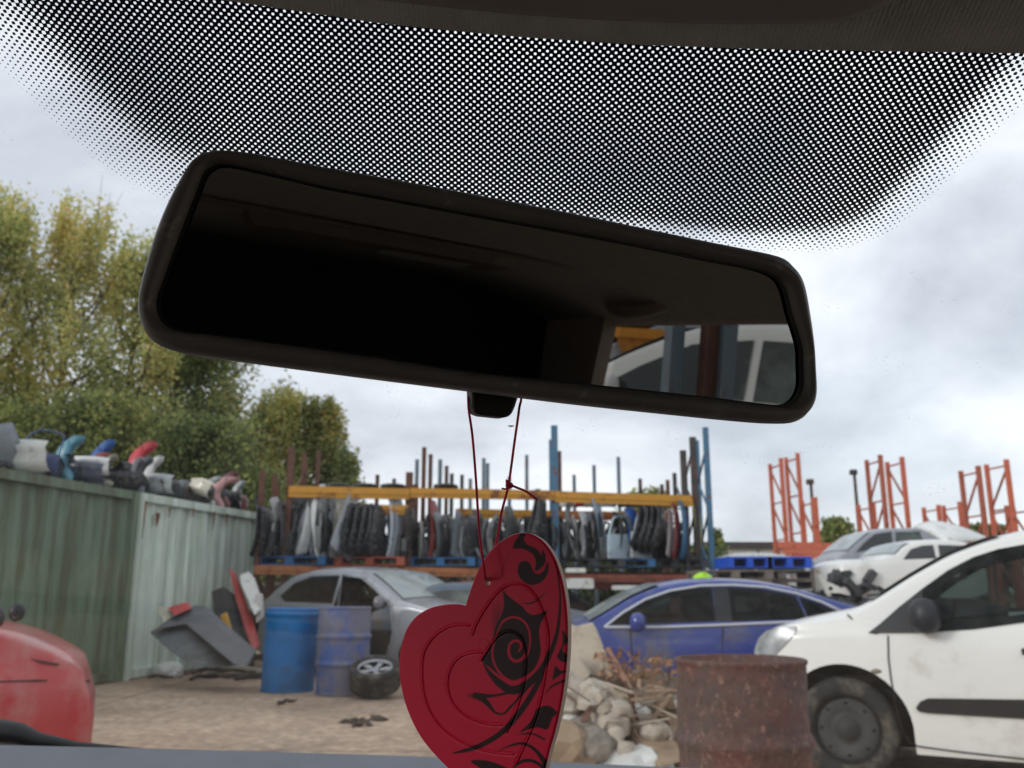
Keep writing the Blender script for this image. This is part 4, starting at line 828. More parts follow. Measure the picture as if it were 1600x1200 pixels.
for px, yt, m, dy in ((663, 699, M_rust, .4), (673, 710, M_dgr, 1.2), (688, 718, M_bgr, 1.4), (652, 718, M_bgr, 1.8), (706, 740, M_dgr, 2.2), (756, 716, M_bgr, 2.5), (762, 724, M_bgr, 2.8), (796, 745, M_blu, 3), (823, 711, M_bgr, 3), (874, 705, M_rust, 1.0), (928, 727, M_bgr, 3), (966, 714, M_bgr, 3), (1043, 750, M_rust, 3), (1034, 757, M_rust, 3.2), (722, 742, M_dgr, 3), (735, 748, M_bgr, 3.4), (897, 742, M_bgr, 3.4), (1000, 748, M_dgr, 3.6), (590, 742, M_rust, 3), (616, 748, M_dgr, 3.3), (698, 728, M_rust, 2.6), (476, 708, M_rust, 2), (430, 740, M_rust, 1.5), (498, 705, M_rust, 2.2)): post(px, yt, m, dy=dy, wdt=.075, frame=False)
def beam(x0, y0, x1, y1, m, h=.13, dy=0, nm='beam'):
    b = MB(); b.bar(rp(x0, y0, dy)-RL, rp(x1, y1, dy)-RL, .07, h) ; 
    d = (rp(x1, y1, dy)-rp(x0, y0, dy)); b = MB(); p, q = rp(x0, y0, dy)-RL, rp(x1, y1, dy)-RL
    n_ = Vector((0, .035, 0)); u_ = Vector((0, 0, h/2)); b.add([p-n_-u_, q-n_-u_, q+n_-u_, p+n_-u_, p-n_+u_, q-n_+u_, q+n_+u_, p+n_+u_], [(0,3,2,1),(4,5,6,7),(0,1,5,4),(1,2,6,5),(2,3,7,6),(3,0,4,7)])
    b.add([p-n_*1.4-u_*.25, q-n_*1.4-u_*.25, q-n_-u_*.25, p-n_-u_*.25, p-n_*1.4+u_*.25, q-n_*1.4+u_*.25, q-n_+u_*.25, p-n_+u_*.25], [(0,3,2,1),(4,5,6,7),(0,1,5,4),(2,3,7,6),(3,0,4,7)]); b.build(nm, m, rack)
beam(452, 768, 640, 772, M_yel, .19, -.06); beam(641, 770, 866, 774, M_yel, .17, -.06); beam(867, 776, 1082, 783, M_yel, .20, -.06)
beam(540, 795, 640, 797, M_yel, .16, .0); beam(712, 802, 866, 805, M_yel, .17, .75); beam(867, 805, 1042, 808, M_org, .17, .75)
beam(398, 890, 640, 893, M_org, .15, -.06); beam(641, 893, 866, 897, M_org, .15, -.06); beam(867, 903, 1130, 904, M_redb, .13, -.06)
beam(398, 888, 640, 890, M_org, .15, 1.0); beam(641, 890, 866, 895, M_org, .15, 1.0); beam(867, 898, 1130, 900, M_redb, .13, 1.0); beam(720, 913, 866, 915, M_redb, .16, -.06); beam(926, 914, 1100, 913, M_redb, .16, .5)
# pallets on the deck
M_pb = mat('blue pallet wood', srgb(48, 104, 156), .8, 0, .2, 5, srgb(60, 70, 80), .3, 5); M_po = mat('red orange pallet wood', srgb(172, 88, 66), .8, 0, .2, 5); M_pg = mat('grey weathered pallet wood', srgb(112, 102, 94), .9, 0, .25, 6); M_pd = mat('dark pallet wood', srgb(58, 60, 66), .9, 0, .25, 6); M_pblue = mat('bright blue plastic', srgb(22, 78, 190), .5, 0, .08, 5)
def pallet_mb(L_=1.2, D=1.0):
    b = MB()
    for k in range(7): y = -D/2+k*(D-.1)/6; b.box((-L_/2, y, .122), (L_/2, y+.1, .144))
    for y in (-D/2, -.05, D/2-.1): b.box((-L_/2, y, 0), (L_/2, y+.1, .02))
    for x in (-L_/2, -.07, L_/2-.14):
        for y in (-D/2, -.05, D/2-.1): b.box((x, y+.002, .02), (x+.14, y+.098, .1))
        b.box((x, -D/2, .1), (x+.14, D/2, .121))
    return b
_pm = {}
def pallet(label, m, loc, rz=0, group='pallets on the rack deck'):
    if m.name not in _pm: b = pallet_mb(); me = bpy.data.meshes.new('pallet'); me.from_pydata(b.v, [], b.f); me.update(); me.materials.append(m); _pm[m.name] = me
    o = bpy.data.objects.new('wooden_pallet', _pm[m.name]); sc.collection.objects.link(o); o.location = loc; o.rotation_euler = (0, 0, rz); return tag(o, label, 'pallet', group)
PZ = deck_z+.095
for px, m, lab in ((452, M_pb, 'blue pallet at the left end of the rack deck'), (577, M_po, 'red orange pallet on the rack deck above the silver car'), (688, M_pb, 'blue pallet on the rack deck right of the red orange one'), (800, M_pb, 'blue pallet on the rack deck partly behind the hanging heart'), (925, M_pd, 'dark pallet on the rack deck right of the blue upright'), (972, M_pb, 'blue pallet on the rack deck beneath the blue panel'), (1055, M_pd, 'dark pallet at the right end of the rack deck')):
    p = rp(px, 890); pallet(lab, m, (p.x, p.y+.45, PZ))
# upright panels packed on the deck
DZ = PZ+.146
def stand(px, col, hgt=1.0, lean=0, yaw=0, kind='car_bumper', label=None, dy=0.0, thick=1.0, group=None, face=1):
    p = rp(px, 890); base = Vector((p.x, p.y+.05+dy, DZ))
    if kind == 'car_bumper':
        ln = 1.15*hgt; s = (ln/1.6, random.uniform(.15, .7)*thick, .85*thick); rot = Matrix.Rotation(R(yaw), 3, 'Z') @ Matrix.Rotation(R(lean), 3, 'Y') @ Matrix.Rotation(R(90*face), 3, 'Y') ; e_ = rot.to_euler(); base.z += ln/2
    else: s = (thick, 1, hgt); e_ = (Matrix.Rotation(R(lean), 3, 'Y') @ Matrix.Rotation(R(yaw), 3, 'Z')).to_euler()
    return scrap(kind, label, kind.split('_')[1], col, base, e_, group, s)
special = [(505, (204, 208, 206), 1.12, -6, 62, 'car_wing', 'tall white wing standing at the left of the rack'), (524, (196, 198, 186), .85, 4, 60, 'car_bumper', 'rounded cream bumper on end beside the tall white wing'),
 (497, (150, 154, 152), .95, 0, 75, 'car_bumper', 'light grey bumper on end left of the tall white wing'), (546, (170, 174, 178), .95, 28, 65, 'car_bumper', 'silver strip leaning right between the cream bumper and the dark pile'),
 (552, (92, 96, 100), .6, -25, 60, 'car_bumper', 'dark grey curved bumper above the leaning silver strip'), (610, (196, 204, 212), .9, 0, 65, 'car_bumper', 'bright white bumper on end left of the rusty upright'),
 (618, (164, 172, 180), .9, 2, 70, 'car_bumper', 'silver grey bumper on end touching the bright white one'), (674, (150, 66, 62), .85, 0, 70, 'car_bumper', 'dull red bumper on end right of the rusty upright'),
 (914, (188, 190, 194), .72, 0, 65, 'car_bumper', 'white bumper on end right of the blue upright'), (969, (172, 190, 200), .7, 0, 30, 'car_door', 'pale blue car door left of the bright blue panel'),
 (983, (44, 96, 178), .8, 0, 40, 'car_bumper', 'bright blue panel standing in the middle of the right bay'), (1002, (148, 158, 162), .75, 5, 40, 'car_door', 'pale grey car door right of the bright blue panel'),
 (1054, (186, 178, 176), .75, 14, 62, 'car_bumper', 'pale pinkish bumper leaning left of the dark red one'), (1065, (136, 44, 46), .85, 6, 62, 'car_bumper', 'dark red bumper on end near the right end of the rack'),
 (1077, (44, 98, 132), .9, 4, 62, 'car_bumper', 'teal blue bumper on end left of the yellow one'), (1090, (196, 184, 70), 1.0, -3, 62, 'car_bumper', 'yellow bumper on end at the right end of the rack'),
 (935, (150, 170, 186), .95, -14, 62, 'car_bumper', 'light blue grey bumper on end in the right bay'), (907, (92, 96, 96), 1.0, -10, 60, 'car_wing', 'tall grey wing leaning right of the blue upright')]
for px, col, hgt, lean, yaw, kind, lab in special: stand(px, col, hgt, lean, yaw, kind, lab, dy=-.12, thick=.9 if kind == 'car_bumper' else (.8 if kind == 'car_wing' else .5), group='panels standing on the rack deck', face=-1 if px in (546, 1054, 1065, 1077, 552) else 1)
darks = [(24, 25, 28), (30, 30, 34), (34, 35, 38), (46, 48, 52), (60, 62, 64), (82, 84, 84), (40, 40, 40), (112, 116, 118), (146, 150, 152), (50, 48, 44)]
r2 = random.Random(3)
px = 408
while px < 1075:
    for row in range(2):
        col = r2.choice(darks); h_ = r2.uniform(.6, 1.0) if px < 555 else (r2.uniform(.5, .72) if px < 610 else r2.uniform(.55, .80)); kind = r2.choice(['car_bumper', 'car_bumper', 'car_wing', 'car_wing', 'car_door'])
        stand(px+r2.uniform(-3, 3), col, h_*(1 if kind == 'car_bumper' else .95 if kind == 'car_wing' else .85), r2.uniform(-10, 10), r2.uniform(55, 85), kind, {'car_bumper': 'dark bumper standing on end among many on the rack deck', 'car_wing': 'dark car wing standing upright among the bumpers on the rack deck', 'car_door': 'dark car door standing upright among the bumpers on the rack deck'}[kind], dy=.12+row*.42, thick=r2.uniform(.8, 1.2)*(.6 if kind == 'car_door' else 1), group={'car_bumper': 'dark bumpers standing on the rack deck', 'car_wing': 'dark wings standing on the rack deck', 'car_door': 'dark doors standing on the rack deck'}[kind], face=r2.choice([-1, 1]))
    px += r2.uniform(6.5, 9)
for k in range(24):
    px = r2.choice([r2.uniform(410, 555), r2.uniform(410, 555), r2.uniform(645, 760), r2.uniform(880, 1000)]); col = r2.choice([(176, 178, 178), (150, 154, 158), (198, 200, 198), (122, 128, 132), (160, 156, 146)])
    stand(px, col, r2.uniform(.55, .95) if px < 555 else r2.uniform(.5, .72), r2.uniform(-12, 12), r2.uniform(50, 75), r2.choice(['car_bumper', 'car_wing']), 'pale grey panel edge showing between the dark ones on the rack deck', dy=r2.uniform(-.02, .12), thick=r2.uniform(.5, .9), group='pale panels between the dark ones on the rack', face=r2.choice([-1, 1]))
for px, lean in ((1010, 30), (1020, 30), (1030, 29), (1041, 27), (1022, 34), (853, 24), (846, 26)):
    stand(px, (38, 40, 42), .88 if px > 1000 else 1.0, lean, 60, 'car_bumper', 'long black bumper leaning to the right on the rack', dy=-.05, thick=1.1, group='long black bumpers leaning on the rack', face=-1)
for px in (560, 572, 584, 596, 602): stand(px, (36, 38, 42), .72, 14, 60, 'car_bumper', 'low black bumper in the dip of the pile left of the white pair', dy=-.08, thick=1.1, group='low black bumpers in the left bay', face=-1)
# things lying on the upper beams
for px, col, lab in ((893, (205, 208, 206), 'white bumper end under the upper yellow beam'), (893+1, None, None), (895+15, (182, 60, 62), 'red bumper under the upper yellow beam'), (913, (200, 204, 205), 'pale bumper right of the red one under the upper beam'), (937, (190, 196, 205), 'grey white bumper left of the small blue one'), (950, (40, 70, 160), 'small blue bumper under the upper yellow beam'), (981, (30, 31, 33), 'black bumper with white edge under the upper yellow beam'), (1005, (90, 92, 92), 'grey bumper near the right end under the upper yellow beam')):
    if col is None: continue
    p = rp(px, 797, 1.0); scrap('car_bumper', lab, 'bumper', col, Vector((p.x, p.y-.15, rp(px, 797, 1.0).z+.05)), (0, 0, R(r2.uniform(-30, 30))), 'bumpers lying on the second beam', (.25, .8, .6))
for px in (575, 617, 530, 700): 
    p = rp(px, 762, .3); scrap('car_bumper', 'black bumper lying across the top yellow beam', 'bumper', (30, 30, 32), Vector((p.x, p.y, rp(px, 764, .3).z)), (0, 0, R(20)), 'black bumpers on the top beam', (.28, .8, .25))
# under the deck: dark cars and pale panels
for px, col, lab in ((430, (44, 48, 56), 'dark wrecked car under the left end of the rack'), (760, (40, 40, 42), 'dark wrecked car under the rack behind the silver hatchback'), (1090, (60, 58, 58), 'dark wrecked car under the right end of the rack')):
    p = at(px, 930, 17.8); generic(lab, mat('wreck paint %d' % col[0], srgb(*col), .5, 0, .2, 3, RUST, .3, 3), (p.x, 17.8, 0), R(8), name='scrap_car', tall=.95)
gp = at(915, 950, 13.4); generic('grey blue car bonnet and screen just left of the blue car, under the rack', mat('grey blue paint', srgb(92, 104, 118), .4, .2, .1, 3, DIRT, .2, 3), (gp.x-1.15, 14.1, 0), R(178), name='grey_blue_car', tall=.92)
def panel_box(name, label, cat, x0, y0, x1, y1, Y, m, th=.04, tilt=0):
    a, c = at(x0, y1, Y), at(x1, y0, Y); o = MB().box((-(c.x-a.x)/2, -th/2, 0), ((c.x-a.x)/2, th/2, c.z-a.z)).build(name, m); o.location = ((a.x+c.x)/2, Y, a.z); o.rotation_euler = (R(tilt), 0, 0); bevel(o, .01); return tag(o, label, cat)
M_wht = mat('white sheet metal', srgb(205, 206, 200), .5, 0, .06, 4, DIRT, .25, 4)
panel_box('white_board', 'white board lying on the lower rack beam right of the heart', 'board', 885, 904, 926, 920, 15.5, M_wht, .5)
panel_box('white_board', 'thin white board above the windscreen of the blue car', 'board', 958, 915, 1010, 922, 15.2, M_wht, .5)
panel_box('white_board', 'small white box on the rack deck beside the heart', 'box', 884, 888, 914, 895, 15.9, M_wht, .4)
# lime hard hat on its crate, seen over the blue car
p = at(1098, 905, 13.0); root = thing('hard_hat', 'lime green hard hat seen just over the roof of the blue car', 'hard hat', (p.x, 13.0, p.z-.06))
b = MB(); b.lathe([(.155, 0), (.15, .05), (.13, .1), (.09, .135), (.04, .15), (0, .153)], 24); b.lathe([(.19, -.005), (.19, .005), (.15, .012)], 24); b.build('shell', mat('lime green plastic', srgb(170, 225, 40), .4), root, True)
b = MB(); b.box((-.012, -.15, .12), (.012, .15, .158)); b.build('ridge', mat('lime green plastic', srgb(170, 225, 40), .4), root)
p = at(1088, 905, 13.2); b = MB(); b.box((-.36, -.3, 0), (.36, .3, p.z-.07))
o = b.build('scrap_bin', M_redb); o.location = (p.x, 13.1, 0); bevel(o, .02); tag(o, 'rust red steel bin carrying the lime hard hat behind the blue car', 'bin')

# ---------------------------------------------------------------- right hand background
M_ro = mat('orange rack paint', srgb(190, 100, 74), .6, 0, .12, 3, RUST, .2, 3); M_ro2 = mat('dull orange rack paint', srgb(165, 92, 72), .65, 0, .15, 3, RUST, .3, 3)
def rack_frame(label, xa, ya, xb, yb, ybot, Y, m, dyb=.9, wd_=.11, flip=False, solid=0, group='tall orange rack end frames'):
    a, c = at(xa, ya, Y), at(xb, yb, Y-dyb); root = thing('rack_frame', label, 'rack frame', (a.x, Y, 0), group=group); o = Vector(root.location)
    b = MB(); b.bar(Vector((a.x, a.y, 0))-o, a-o, wd_, .1); b.build('upright', m, root)
    b = MB(); b.bar(Vector((c.x, c.y, 0))-o, c-o, wd_*1.1, .1); b.build('upright', m, root)
    b = MB(); z = min(a.z, c.z)-.15; k = 0
    while z > 1.0:
        p_, q_ = Vector((a.x, a.y, z)), Vector((c.x, c.y, z)); b.bar(p_-o, q_-o, .045)
        s_, t_ = (Vector((a.x, a.y, z-.05)), Vector((c.x, c.y, z-1.15))) if (k % 2 == 0) ^ flip else (Vector((c.x, c.y, z-.05)), Vector((a.x, a.y, z-1.15))); b.bar(s_-o, t_-o, .05); z -= 1.2
    b.build('bracing', M_ro2, root); return root
FR = [('leftmost tall orange rack frame', 1203, 725, 1220, 716, 30, M_ro), ('tall orange rack frame second from the left, taller than its neighbour', 1228, 715, 1246, 708, 30, M_ro),
 ('tall orange rack frame left of the pair in the middle, behind the silver van', 1354, 719, 1375, 711, 28, M_ro2), ('tall orange rack frame right of the pair in the middle, behind the silver van', 1386, 722, 1409, 714, 28, M_ro),
 ('tall orange rack frame left of the right hand pair', 1501, 736, 1528, 728, 26, M_ro2), ('tall orange rack frame at the right above the white van', 1541, 726, 1572, 718, 26, M_ro)]
for i, (lab, xa, ya, xb, yb, Y, m) in enumerate(FR): rack_frame(lab, xa, ya, xb, yb, 0, Y, m, flip=i in (2, 4, 5))
SF = [('low orange rack frame joining the leftmost tall frames, with a thick upright', 1252, 783, 1272, 777, 29), ('low orange rack frame just left of the middle tall pair', 1341, 789, 1364, 786, 30), ('low orange rack frame far right of the silver van roof', 1443, 793, 1466, 789, 31), ('low orange rack frame between the far one and the right hand tall pair', 1474, 790, 1499, 784, 31), ('low orange rack frame inside the right hand tall pair', 1549, 795, 1573, 790, 27), ('low orange rack frame at the right edge of the picture', 1583, 794, 1612, 788, 27)]
for lab, xa, ya, xb, yb, Y in SF: rack_frame(lab, xa, ya, xb, yb, 0, Y, M_ro, group='low orange rack end frames', wd_=.16 if xa == 1252 else .11)
br = thing('rack_beams', 'stack of orange rack beams lying across the foot of the leftmost tall frames', 'rack beams', (at(1260, 860, 27).x, 27, 0)); o_ = Vector(br.location)
for y0, x0, x1 in ((850, 1215, 1318), (853, 1215, 1320), (861, 1222, 1310), (869, 1236, 1300)):
    b = MB(); a, c = at(x0, y0, 27), at(x1, y0+3, 26.6); b.bar(a-o_, c-o_, .12, .14); b.build('beam', M_ro, br)
b = MB()
for x in (1216, 1252, 1300, 1310): a = at(x, 850, 26.9); b.bar(Vector((a.x, a.y+.15, 0))-o_, a+Vector((0, .15, 0))-o_, .1)
b.build('trestle', M_ro2, br)
def lamp(label, px, py, Y):
    p = at(px, py, Y); root = thing('lamp_post', label, 'lamp post', (p.x, Y, 0)); b = MB(); b.tube([(0, 0, 0), (0, 0, p.z)], [.11, .06], 8); b.build('pole', M_dgr, root, True)
    b = MB(); b.box((-.16, -.12, p.z), (.10, .12, p.z+.2)); bevel(b.build('lamp_head', M_dgr, root), .04)
lamp('grey floodlight pole left of the middle orange frames', 1335, 742, 34); lamp('thin grey pole between the left orange frames and the floodlight', 1267, 757, 34)
# silver van and white wrecks, raised on other wrecks
YS = 17; XS = at(1400, 850, YS).x; ZS = 0.0; ps = lambda L_: px_prof(L_, YS, XS)
build_car('silver_van', 'silver panel van behind the crashed white car', ps([(1303, 905), (1304, 880), (1308, 870), (1322, 866), (1342, 848), (1362, 832), (1385, 826), (1420, 825), (1480, 825), (1520, 828), (1528, 850), (1532, 905)]), .95, [at(1325, 900, YS).x-XS, at(1500, 900, YS).x-XS], .85, at(1340, 862, YS).z, silver, (XS, YS+.85, 0), wr=.3, windows=[ps([(1338, 863), (1352, 848), (1370, 834), (1396, 830), (1396, 853)]), ps([(1402, 831), (1440, 830), (1446, 848), (1402, 853)])], screens=[(at(1328, 862, YS).x-XS, at(1365, 832, YS).x-XS, 'windscreen')], tumble=.2, cat='van', lamps=[(at(1308, 873, YS).x-XS, at(1308, 876, YS).z, .12, .07, M_lamp)])
YC = 13.6; XC = at(1400, 880, YC).x; pc = lambda L_: px_prof(L_, YC, XC)
def wreck_extra(root, sy, T, hwx):
    r = random.Random(5); b = MB()
    for i in range(34):
        p = at(r.uniform(1296, 1372), r.uniform(893, 948), YC-.1+r.uniform(-.2, .5)); q = p+Vector((r.uniform(-.3, .3), r.uniform(-.2, .2), r.uniform(-.2, .2))); o = Vector(root.location); b.bar(p-o, q-o, r.uniform(.03, .12))
    b.build('bared_engine', mat('grimy engine parts', srgb(70, 70, 72), .6, .3, .5, 9), root)
    b = MB(); o = Vector(root.location); b.bar(at(1276, 888, YC-.3)-o, at(1296, 932, YC-.3)-o, .08, .05); b.build('bent_arm', M_wht, root)
build_car('wrecked_white_car', 'crashed white car with its engine bared in front of the silver van', pc([(1311, 893), (1313, 882), (1330, 876), (1380, 874), (1402, 868), (1418, 852), (1440, 845), (1480, 843), (1520, 846), (1545, 860), (1552, 893)]), at(1400, 935, YC).z, [at(1368, 930, YC).x-XC, at(1530, 930, YC).x-XC], .8, at(1420, 876, YC).z, white_body, (XC, YC+.8, 0), wr=.28, windows=[pc([(1412, 874), (1426, 858), (1445, 852), (1462, 851), (1464, 872)]), pc([(1470, 851), (1510, 852), (1524, 870), (1470, 872)])], screens=[(at(1402, 868, YC).x-XC, at(1428, 848, YC).x-XC, 'windscreen')], extra=wreck_extra)
for px, py, Y, lab, col, z in ((1430, 960, 13.9, 'crushed dark car carrying the crashed white one', (52, 50, 50), -.35), (1310, 935, 16.8, 'crushed grey car carrying the silver van', (74, 74, 76), -.1), (1150, 880, 21, 'white car parked far back between the rack and the orange frames', (200, 204, 204), .62), (1240, 872, 23, 'second white car far back behind the bright blue pallets', (196, 198, 196), .5)):
    p = at(px, py, Y); generic(lab, mat('wreck paint %d' % col[0], srgb(*col), .45, 0, .12, 3, RUST, .15, 3), (p.x, Y+.5, z), R(4), name='scrap_car' if col[0] < 100 else 'white_car', tall=1.0)
p = at(1535, 850, 15.5); scrap('car_bonnet', 'white dented bonnet lying on the roof of the crashed white car', 'bonnet', (214, 216, 214), Vector((at(1497, 850, 14.5).x, 14.0, at(1497, 849, 14.0).z)), (R(-70), 0, R(20)), None, (.75, 1, .8))
# stacks of pallets
ys = 15.0
for k in range(10):
    for j, px in enumerate((1142, 1214)):
        p = at(px, 930, ys+j*.4); z = .155*k
        pallet('weathered grey pallet in the %s stack behind the blue car' % ('left hand' if j == 0 else 'right hand'), M_pg, (p.x+r2.uniform(-.04, .04), p.y+r2.uniform(-.05, .05), z), R(r2.uniform(-4, 4)), 'grey pallets in the %s stack' % ('left' if j == 0 else 'right'))
for j, px in enumerate((1160, 1220)):
    p = at(px, 877, ys+.3); b = MB(); b.box((-.36, -.5, .13), (.36, .5, .16))
    for x in (-.36, -.05, .26): b.box((x, -.5, .0), (x+.10, .5, .13))
    b.box((-.36, -.5, -.02), (.36, .5, 0)); o = b.build('plastic_pallet', M_pblue); o.location = (p.x, ys+.3, 1.60); tag(o, ('left' if j == 0 else 'right')+' bright blue plastic pallet on top of the grey pallet stacks', 'pallet', 'bright blue plastic pallets')

# ---------------------------------------------------------------- drums, barrel, wheel
def drum(name, label, px0, px1, ytop, ybot, m, rings=(.36, .66), lean=0, bulge=0, wrinkle=.004, m2=None, Y=None):
    gpt = ground((px0+px1)/2, ybot); Y = Y or gpt.y+.28; c = at((px0+px1)/2, ybot, Y); r = (at(px1, (ytop+ybot)/2, Y).x-at(px0, (ytop+ybot)/2, Y).x)/2; h = at((px0+px1)/2, ytop, Y-r*.6).z
    root = thing(name, label, 'barrel' if 'barrel' in name else 'drum', (c.x, Y, 0), rot=(0, R(lean), 0))
    prf = [(0, .012), (r*.95, .012), (r, 0), (r*1.012, .012)]
    zs = np.linspace(.03, h-.02, 46)
    for z in zs:
        f = z/h; rr = r*(.985+bulge*math.sin(math.pi*f))
        for q in rings: rr += .026*r/.29*math.exp(-((f-q)/.018)**2)
        prf.append((rr, z))
    prf += [(r*1.01, h-.012), (r*1.012, h), (r*.985, h+.004), (r*.965, h-.004), (r*.955, h-.03), (0, h-.035)]
    b = MB(); b.lathe(prf, 56); b.v = [(x*(1+wrinkle*math.sin(z*17+math.atan2(y, x)*3)), y*(1+wrinkle*math.cos(z*13+math.atan2(y, x)*2)), z) for x, y, z in b.v]
    b.build('shell', m, root, True)
    b = MB(); b.lathe([(0, 0), (.035, 0), (.035, .012), (.03, .018), (0, .018)], 14, Matrix.Translation((r*.55, 0, h-.035))); b.build('bung', m2 or M_black, root, True)
    return root
def drum_mat(name, c1, c2, c3, s1=1.6, a1=.5):
    m = mat(name, c1, .55, 0, .12, 4, c2, a1, s1, bump=.15, bscale=14); t = m.node_tree; n = t.nodes; L = t.links.new; b = n['Principled BSDF']; cur = b.inputs['Base Color'].links[0].from_socket
    c = [x for x in n if x.type == 'TEX_COORD'][0]; z = n.new('ShaderNodeTexNoise'); z.inputs['Scale'].default_value = 11; z.inputs['Detail'].default_value = 9; z.inputs['Roughness'].default_value = .75; L(c.outputs['Object'], z.inputs['Vector'])
    r = n.new('ShaderNodeMapRange'); r.inputs[1].default_value = .55; r.inputs[2].default_value = .7; r.inputs[3].default_value = 0; r.inputs[4].default_value = .8; L(z.outputs['Fac'], r.inputs[0]); mi = n.new('ShaderNodeMix'); mi.data_type = 'RGBA'; mi.inputs['B'].default_value = (*c3, 1); L(r.outputs[0], mi.inputs['Factor']); L(cur, mi.inputs['A']); L(mi.outputs['Result'], b.inputs['Base Color']); return m
M_d1 = drum_mat('blue drum paint', srgb(22, 112, 178), srgb(30, 92, 138), srgb(60, 88, 106), 1.4, .4)
M_d2 = drum_mat('scuffed blue drum paint', srgb(52, 88, 160), srgb(118, 118, 128), srgb(120, 92, 74), 2.6, .75)
M_rb = drum_mat('rusty barrel steel', srgb(94, 54, 48), srgb(80, 66, 62), srgb(138, 92, 80), 2.6, .62)
_t = M_rb.node_tree; _b = _t.nodes['Principled BSDF']; _b.inputs['Roughness'].default_value = .8
for _n in _t.nodes:
    if _n.type == 'BUMP': _n.inputs['Strength'].default_value = .9
_c = [x for x in _t.nodes if x.type == 'TEX_COORD'][0]; _cur = _b.inputs['Base Color'].links[0].from_socket
for _sc, _lo, _hi, _col in ((42, .56, .66, srgb(158, 122, 108)), (60, .58, .66, srgb(44, 26, 24)), (5, .58, .72, srgb(66, 44, 40))):
    _z = _t.nodes.new('ShaderNodeTexNoise'); _z.inputs['Scale'].default_value = _sc; _z.inputs['Detail'].default_value = 9; _z.inputs['Roughness'].default_value = .7; _mp = _t.nodes.new('ShaderNodeMapping'); _mp.inputs['Scale'].default_value = (1, 1, .6); _mp.inputs['Location'].default_value = (_sc, 0, 0); _t.links.new(_c.outputs['Object'], _mp.inputs[0]); _t.links.new(_mp.outputs[0], _z.inputs['Vector'])
    _r = _t.nodes.new('ShaderNodeMapRange'); _r.inputs[1].default_value = _lo; _r.inputs[2].default_value = _hi; _r.inputs[4].default_value = .75; _t.links.new(_z.outputs['Fac'], _r.inputs[0]); _m = _t.nodes.new('ShaderNodeMix'); _m.data_type = 'RGBA'; _m.inputs['B'].default_value = (*_col, 1); _t.links.new(_r.outputs[0], _m.inputs['Factor']); _t.links.new(_cur, _m.inputs['A']); _cur = _m.outputs['Result']
_t.links.new(_cur, _b.inputs['Base Color'])
d1 = drum('plastic_drum', 'bright blue plastic drum standing left of the scuffed one', 408, 489, 951, 1083, M_d1, rings=(.93,), bulge=.012, lean=1)
drum('metal_drum', 'scuffed blue drum with worn paint beside the loose wheel', 493, 575, 949, 1088, M_d2, rings=(.35, .66), lean=0)
drum('rusty_barrel', 'rusty red oil barrel standing in front of the white van', 1069, 1274, 1034, 1330, M_rb, rings=(.36, .67), Y=3.85, wrinkle=.010)
wc = ground(583, 1092); root = thing('alloy_wheel_and_tyre', 'loose alloy wheel with a worn tyre lying beside the blue drums', 'wheel', (wc.x, wc.y+.10, .0))
M = Matrix.Translation((0, 0, .235)) @ Matrix.Rotation(R(20), 4, 'X')
wheel_mesh(.30, M @ Matrix.Diagonal((1, 1, 1.25, 1)), root, M_alloy)

# ---------------------------------------------------------------- scrap leaning on the pale container
def board(name, label, cat, P, Y0, Y1, m, th=.05, sub=None):
    """thick panel: photo outline laid on a plane that leans from Y0 (bottom) to Y1 (top)"""
    ys_ = [y for _, y in P]; ymin, ymax = min(ys_), max(ys_)
    f = [at(x, y, Y1+(Y0-Y1)*(y-ymin)/(ymax-ymin)) for x, y in P]; c = sum(f, Vector())/len(f); c.z = min(v.z for v in f); bk = [v+Vector((.01, th, .02)) for v in f]; k = len(f)
    b = MB(); b.add([v-c for v in f]+[v-c for v in bk], [tuple(range(k)), tuple(range(2*k-1, k-1, -1))]+[(i, k+i, k+(i+1) % k, (i+1) % k) for i in range(k)]); o = b.build(name, m); o.location = c; bevel(o, .012); return tag(o, label, cat)
M_gp = mat('grey green bumper plastic', srgb(86, 94, 96), .55, 0, .2, 4, srgb(66, 64, 60), .4, 3); M_gd = mat('grey wing panel', srgb(82, 84, 88), .5, 0, .15, 4)
board('car_bonnet', 'grey green car panel lying at a slant against the pale container', 'bonnet', [(233, 988), (262, 972), (290, 976), (340, 1020), (372, 1040), (328, 1044), (290, 1036), (262, 1015)], 11.6, 12.6, M_gp, .10)
board('scrap_sheet', 'long dark grey panel above the grey green one', 'door', [(262, 968), (298, 948), (318, 950), (345, 975), (378, 1004), (397, 1020), (385, 1042), (365, 1038), (320, 1000), (290, 975), (240, 984)], 11.3, 12.8, M_gd, .12)
board('tail_lamp_panel', 'small red panel on top of the slanting grey ones', 'panel', [(262, 950), (288, 942), (296, 952), (272, 962)], 12.4, 12.8, mat('red lens plastic', srgb(178, 52, 44), .4), .1)
board('plastic_scrap', 'cream piece left of the small red panel on the pile', 'scrap', [(243, 952), (260, 947), (272, 961), (256, 972)], 12.4, 12.8, mat('cream plastic', srgb(176, 172, 152), .6), .1)
board('car_bumper', 'long thin red bumper leaning on the end of the pale container', 'bumper', [(357, 890), (364, 897), (378, 935), (392, 975), (402, 1010), (396, 1020), (382, 985), (368, 935)], 12.6, 14.6, mat('red bumper paint', srgb(150, 34, 32), .4, 0, .15), .12)
board('car_wing', 'white wing leaning beside the long red bumper', 'wing', [(374, 900), (384, 894), (394, 905), (404, 935), (404, 955), (397, 962), (388, 940), (376, 912)], 13.2, 14.4, M_wht, .12)
board('black_sheet', 'black panel behind the red bumper', 'panel', [(330, 925), (345, 918), (362, 930), (384, 1000), (386, 1035), (360, 1010), (335, 965)], 13.2, 14.4, M_black, .12)
